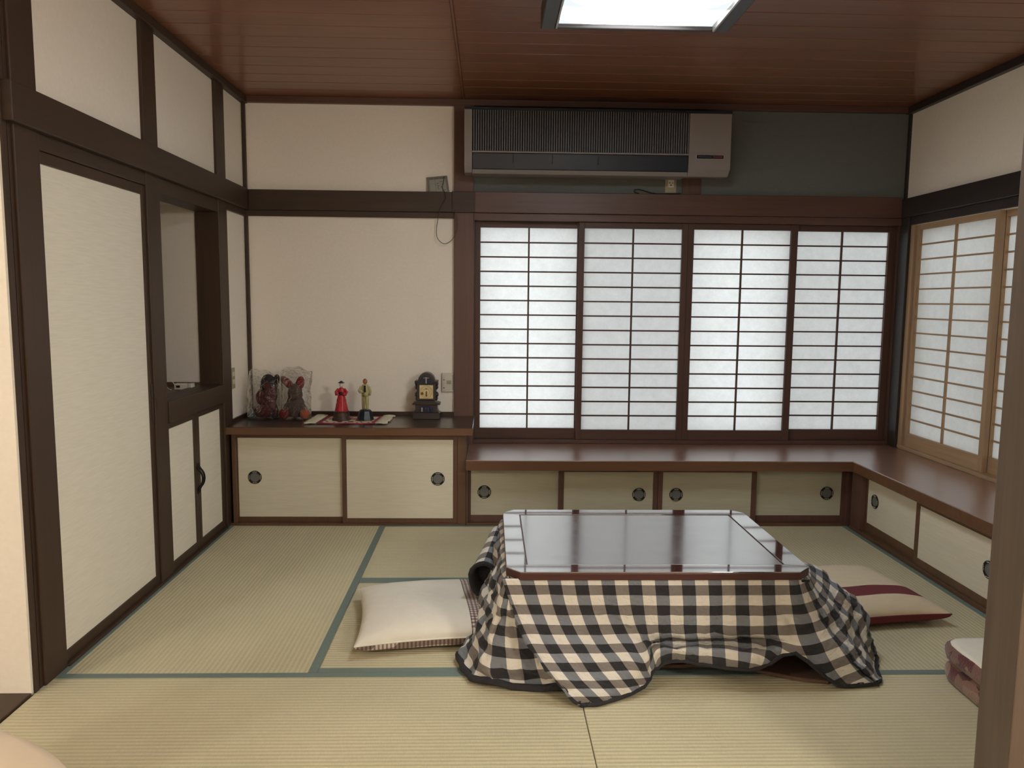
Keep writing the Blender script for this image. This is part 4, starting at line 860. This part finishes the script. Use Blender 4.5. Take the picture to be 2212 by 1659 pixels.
for s in (-1, 1):
    MB().tube([(c[0]+s*0.017, c[1], c[2]+0.184), (c[0]+s*0.031, c[1]-0.004, c[2]+0.165), (c[0]+s*0.028, c[1]-0.016, c[2]+0.152), (c[0]+s*0.008, c[1]-0.026, c[2]+0.155)], [0.008, 0.009, 0.0075, 0.005], 10).build('arm', RED, f1, smooth=True)
MB().ball((c[0], c[1]-0.026, c[2]+0.160), (0.011, 0.008, 0.009)).build('held_bouquet', PLUSH_BLACK, f1, smooth=True)
MB().lathe([(0.006, 0.186), (0.0055, 0.2), (0.001, 0.202)], c, 12).build('neck', SKIN, f1, smooth=True)
MB().ball((c[0], c[1], c[2]+0.209), (0.0125, 0.012, 0.0145)).build('head', SKIN, f1, smooth=True)
MB().lathe([(0.001, 0.222), (0.019, 0.2195), (0.020, 0.221), (0.010, 0.226), (0.006, 0.231), (0.001, 0.232)], c, 20).build('hat', NAVYCAP, f1, smooth=True)
f2 = empty('figurine', (0.752, 2.02, ZM), 'taller khaki suited figurine on a dark base', 'figurine', 'figurines on the woven mat')
c = (0.752, 2.02, ZM)
MB().lathe([(0.001, 0), (0.052, 0), (0.049, 0.010), (0.040, 0.045), (0.037, 0.052), (0.030, 0.060), (0.001, 0.062)], c, 8).build('base', BLUEBLACK, f2, bevel=0.001)
for s in (-1, 1):
    MB().tube([(c[0]+s*0.010, c[1], c[2]+0.06), (c[0]+s*0.0105, c[1], c[2]+0.075), (c[0]+s*0.011, c[1], c[2]+0.11), (c[0]+s*0.010, c[1], c[2]+0.158)], [0.0085, 0.009, 0.0105, 0.0115], 12).build('leg', KHAKI, f2, smooth=True)
MB().lathe([(0.001, 0.140), (0.021, 0.140), (0.0205, 0.155), (0.019, 0.17), (0.023, 0.196), (0.019, 0.208), (0.001, 0.214)], c, 20, sy=0.72).build('jacket', KHAKI, f2, smooth=True)
B(c[0]-0.007, c[0]+0.007, c[1]-0.0165, c[1]-0.012, c[2]+0.165, c[2]+0.205).build('waistcoat', PLUSH_BLACK, f2, bevel=0.002)
MB().tube([(c[0]-0.021, c[1], c[2]+0.198), (c[0]-0.036, c[1]-0.004, c[2]+0.172), (c[0]-0.028, c[1]-0.017, c[2]+0.165), (c[0]-0.006, c[1]-0.022, c[2]+0.168)], [0.0085, 0.008, 0.007, 0.0055], 10).build('arm', KHAKI, f2, smooth=True)
MB().tube([(c[0]+0.021, c[1], c[2]+0.198), (c[0]+0.030, c[1], c[2]+0.170), (c[0]+0.027, c[1]-0.004, c[2]+0.145)], [0.0085, 0.008, 0.006], 10).build('arm', KHAKI, f2, smooth=True)
MB().tube([(c[0]-0.004, c[1]-0.024, c[2]+0.168), (c[0]-0.004, c[1]-0.024, c[2]+0.062)], 0.0018, 8).build('cane', DIALDK, f2, smooth=True)
MB().ball((c[0], c[1], c[2]+0.229), (0.0135, 0.0125, 0.017)).build('head', BROWNBALL, f2, smooth=True)
# ---- carved clock
cx, y0, y1 = 1.110, 2.085, 2.165
ck = empty('mantel_clock', (cx, 2.12, ZS), 'small dark carved wooden clock with square cream dial', 'clock')
B(cx-0.083, cx+0.083, y0-0.012, y1, ZS, ZS+0.040).build('plinth', W('clock', 'X'), ck, bevel=0.003)
MB().prism([(cx-0.074, ZS+0.04), (cx+0.074, ZS+0.04), (cx+0.067, ZS+0.058), (cx+0.066, ZS+0.088), (cx-0.066, ZS+0.088), (cx-0.067, ZS+0.058)], y0-0.004, y1, 'Y').build('lower_case', W('clock', 'X'), ck, bevel=0.002)
ar = [(cx+0.05*math.cos(math.pi*k/14), ZS+0.045+0.040*math.sin(math.pi*k/14)) for k in range(15)]
MB().prism(ar, y0-0.0055, y0+0.01, 'Y').build('lower_window', NAVYG, ck)
for k, (dx, m_) in enumerate(((-0.026, FRINGE), (-0.006, BLUEINK), (0.012, INK), (0.029, BLUEINK))):
    MB().lathe([(0.0045, 0.046), (0.003, 0.062), (0.0045, 0.066), (0.003, 0.071), (0.0005, 0.072)], (cx+dx, y0-0.008, ZS), 10).build('peg_ornament', m_, ck, smooth=True)
MB().prism([(cx-0.084, ZS+0.088), (cx+0.084, ZS+0.088), (cx+0.082, ZS+0.098), (cx+0.06, ZS+0.104), (cx+0.05, ZS+0.114), (cx-0.05, ZS+0.114), (cx-0.06, ZS+0.104), (cx-0.082, ZS+0.098)], y0-0.010, y1, 'Y').build('waist_moulding', W('clock', 'X'), ck, bevel=0.002)
B(cx-0.058, cx+0.058, y0, y1-0.005, ZS+0.114, ZS+0.226).build('case', W('clock', 'Z'), ck, bevel=0.002)
dl = B(cx-0.041, cx+0.041, y0-0.005, y0+0.002, ZS+0.126, ZS+0.208).build('dial', DIAL, ck, bevel=0.001)
def dring(r, w=0.0007): MB().tube([(cx+r*math.cos(2*math.pi*k/40), y0-0.0055, ZS+0.167+r*math.sin(2*math.pi*k/40)) for k in range(40)], w, 5, closed=True).build('dial_ring', DIALDK, dl)
dring(0.037); dring(0.030); dring(0.020, 0.0009)
B(cx-0.006, cx+0.006, y0-0.0065, y0-0.004, ZS+0.183, ZS+0.1865).build('dial_mark', BLACK, dl)
MB().lathe([(0.0005, 0.0), (0.0055, 0.001), (0.0035, 0.012), (0.005, 0.022), (0.003, 0.030), (0.0005, 0.034)], (cx+0.001, y0-0.0055, ZS+0.140), 10, sy=0.3).build('hand', DIALDK, dl, smooth=True)
MB().lathe([(0.004, -0.001), (0.0085, -0.0015), (0.009, 0.001)], (cx-0.025, y0-0.0055, ZS+0.157), 16, 'Y').build('winding_hole', DIALDK, dl)
for s in (-1, 1):
    for (zz, r) in ((0.124, 0.012), (0.148, 0.017), (0.192, 0.014), (0.214, 0.016)):
        MB().ball((cx+s*0.060, (y0+y1)/2-0.008, ZS+zz), (r*0.75, 0.03, r)).build('side_scroll', W('clock', 'Z'), ck, smooth=True)
B(cx-0.070, cx+0.070, y0-0.006, y1-0.004, ZS+0.220, ZS+0.234).build('top_moulding', W('clock', 'X'), ck, bevel=0.003)
ar = [(cx+0.050*math.cos(math.pi*k/20), ZS+0.232+0.052*math.sin(math.pi*k/20)) for k in range(21)]
MB().prism(ar, y0-0.002, y1-0.008, 'Y').build('arched_top', W('clock', 'X'), ck, bevel=0.002)
ar = [(cx+0.037*math.cos(math.pi*k/20), ZS+0.216+0.050*math.sin(math.pi*k/20)) for k in range(21)]
MB().prism(ar, y0-0.008, y0, 'Y').build('arch_window', NAVYG, ck, bevel=0.0005)
og = MB(); og.box(cx-0.003, cx+0.003, y0-0.0105, y0-0.007, ZS+0.219, ZS+0.258); og.box(cx-0.018, cx+0.018, y0-0.0105, y0-0.007, ZS+0.250, ZS+0.254); og.build('pendant_ornament', SILVER, ck, bevel=0.001)

# ---- two plush toys, each in a clear bag
def Rm(ax, deg): return Matrix.Rotation(math.radians(deg), 3, ax)
t1 = empty('plush_toy', (0.150, 2.09, ZS), 'maroon plush toy with black ears in the bag nearest the corner', 'plush toy', 'bagged plush toys')
MB().ball((0.140, 2.09, ZS+0.045), (0.070, 0.055, 0.042), Rm('Y', -6), jitter=0.15).build('legs', PLUSH_MAROON, t1, smooth=True)
MB().ball((0.066, 2.06, ZS+0.024), (0.022, 0.028, 0.023)).build('foot', PLUSH_TEAL, t1, smooth=True); MB().ball((0.200, 2.07, ZS+0.024), (0.024, 0.03, 0.023)).build('foot', PLUSH_BLACK, t1, smooth=True)
MB().ball((0.166, 2.10, ZS+0.125), (0.042, 0.042, 0.095), Rm('Y', 10), jitter=0.12).build('body', PLUSH_MAROON, t1, smooth=True)
MB().ball((0.120, 2.10, ZS+0.128), (0.036, 0.036, 0.052), jitter=0.15).build('arm', PLUSH_MAROON, t1, smooth=True)
MB().ball((0.186, 2.07, ZS+0.088), (0.022, 0.022, 0.062), Rm('Y', -30), jitter=0.1).build('arm', PLUSH_MAROON, t1, smooth=True)
MB().ball((0.160, 2.09, ZS+0.222), (0.042, 0.040, 0.046), jitter=0.1).build('head', PLUSH_BLACK, t1, smooth=True)
MB().ball((0.163, 2.055, ZS+0.198), (0.020, 0.018, 0.024)).build('muzzle', PLUSH_MAROON, t1, smooth=True)
MB().ball((0.200, 2.10, ZS+0.218), (0.024, 0.018, 0.050), Rm('Y', 18), jitter=0.2).build('ear', PLUSH_BLACK, t1, smooth=True)
MB().ball((0.126, 2.11, ZS+0.196), (0.018, 0.018, 0.036), Rm('Y', 12), jitter=0.2).build('ear', PLUSH_BLACK, t1, smooth=True)
t2 = empty('plush_toy', (0.318, 2.08, ZS), 'brown plush toy with red ears in the bag beside the woven mat', 'plush toy', 'bagged plush toys')
MB().ball((0.320, 2.09, ZS+0.075), (0.056, 0.050, 0.074), jitter=0.1).build('body', PLUSH_BROWN, t2, smooth=True)
MB().ball((0.322, 2.085, ZS+0.158), (0.044, 0.042, 0.055), jitter=0.08, taper=0.15).build('head', PLUSH_BROWN, t2, smooth=True)
MB().ball((0.320, 2.05, ZS+0.135), (0.024, 0.022, 0.022)).build('muzzle', PLUSH_BROWN, t2, smooth=True)
MB().ball((0.270, 2.09, ZS+0.218), (0.022, 0.014, 0.048), Rm('Y', -42)).build('ear', PLUSH_RED, t2, smooth=True); MB().ball((0.278, 2.096, ZS+0.214), (0.022, 0.014, 0.052), Rm('Y', -42)).build('ear_back', PLUSH_BROWN, t2, smooth=True)
MB().ball((0.352, 2.09, ZS+0.215), (0.026, 0.015, 0.042), Rm('Y', 12)).build('ear', PLUSH_RED, t2, smooth=True); MB().ball((0.345, 2.098, ZS+0.208), (0.024, 0.015, 0.044), Rm('Y', 12)).build('ear_back', PLUSH_BROWN, t2, smooth=True)
for (x, m_) in ((0.262, PLUSH_RED), (0.384, ORANGE)): MB().ball((x, 2.05, ZS+0.032), (0.030, 0.032, 0.032)).build('foot', m_, t2, smooth=True)
for s in (-1, 1): MB().ball((0.322+s*0.048, 2.07, ZS+0.068), (0.020, 0.022, 0.046), Rm('Y', s*-28)).build('arm', PLUSH_BROWN, t2, smooth=True)
def bag(x0, x1, yc, dep, h, label, seed, lean=0.0):
    m = MB(); K, L = 44, 26; vs = []; xm, hw = (x0+x1)/2, (x1-x0)/2
    for i in range(L+1):
        t = i/L; d = dep*(1-t**2.2*0.93); w = hw*(0.97+0.05*math.sin(t*3+seed)+0.05*t)
        for k in range(K):
            a = 2*math.pi*k/K; c_, s_ = math.cos(a), math.sin(a); p = 3.0; rr = (abs(c_)**p+abs(s_)**p)**(-1/p)
            nz = noise.noise(Vector((c_*2.2+seed, s_*2.2, t*4.5)))*0.010+noise.noise(Vector((c_*6+seed, s_*6, t*11)))*0.005
            top = h*(1+0.05*math.sin(c_*2.4+seed*2)+0.02*math.sin(c_*7)); vs.append((xm+c_*rr*(w+nz)+lean*t, yc+s_*rr*(d+nz*0.8*(1-t*0.7)), ZS+0.001+top*t))
    m.add(vs, [(i*K+k, i*K+(k+1) % K, (i+1)*K+(k+1) % K, (i+1)*K+k) for i in range(L) for k in range(K)]+[tuple(range(K))[::-1]])
    return tag(m.build('plastic_bag', BAGM, loc=(xm, yc, ZS), smooth=True), label, 'bag', 'clear bags around the plush toys')
bag(0.044, 0.222, 2.085, 0.075, 0.285, 'clear crinkled bag around the maroon toy by the corner', 1.3, 0.004)
bag(0.240, 0.414, 2.080, 0.075, 0.300, 'clear crinkled bag around the brown toy beside the woven mat', 4.1, 0.006)
# ---- charger in the alcove
ch = empty('power_adapter', (-0.15, 1.60, 0.809), 'ivory power adapter lying in the alcove', 'adapter')
MB().box(-0.195, -0.105, 1.585, 1.625, 0.809, 0.842).build('body', IVORY, ch, bevel=0.004)
B(-0.183, -0.163, 1.583, 1.586, 0.821, 0.833).build('label_window', BLACK, ch); B(-0.120, -0.100, 1.582, 1.628, 0.809, 0.843).build('end_cap', IVORY, ch, bevel=0.003)
pts = [(-0.19, 1.60, 0.825), (-0.205, 1.595, 0.850), (-0.225, 1.60, 0.866), (-0.245, 1.60, 0.858), (-0.246, 1.595, 0.838), (-0.23, 1.585, 0.822), (-0.215, 1.57, 0.814), (-0.20, 1.56, 0.812)]
tag(MB().tube(crom([Vector(p) for p in pts], 6), 0.0022, 8).build('white_cable', WHITECORD, loc=(-0.22, 1.59, 0.81), smooth=True), 'looped white cable beside the adapter in the alcove', 'cable')
tag(MB().tube(crom([Vector(p) for p in ((-0.012, 1.01, 0.8245), (-0.014, 1.04, 0.826), (-0.020, 1.065, 0.8245), (-0.022, 1.085, 0.8245))], 4), [0.003]*10+[0.0018]*3, 8).build('metal_hook', SILVER, loc=(-0.016, 1.04, 0.822), smooth=True), 'small silver hook lying on the alcove sill by the closet post', 'hook')
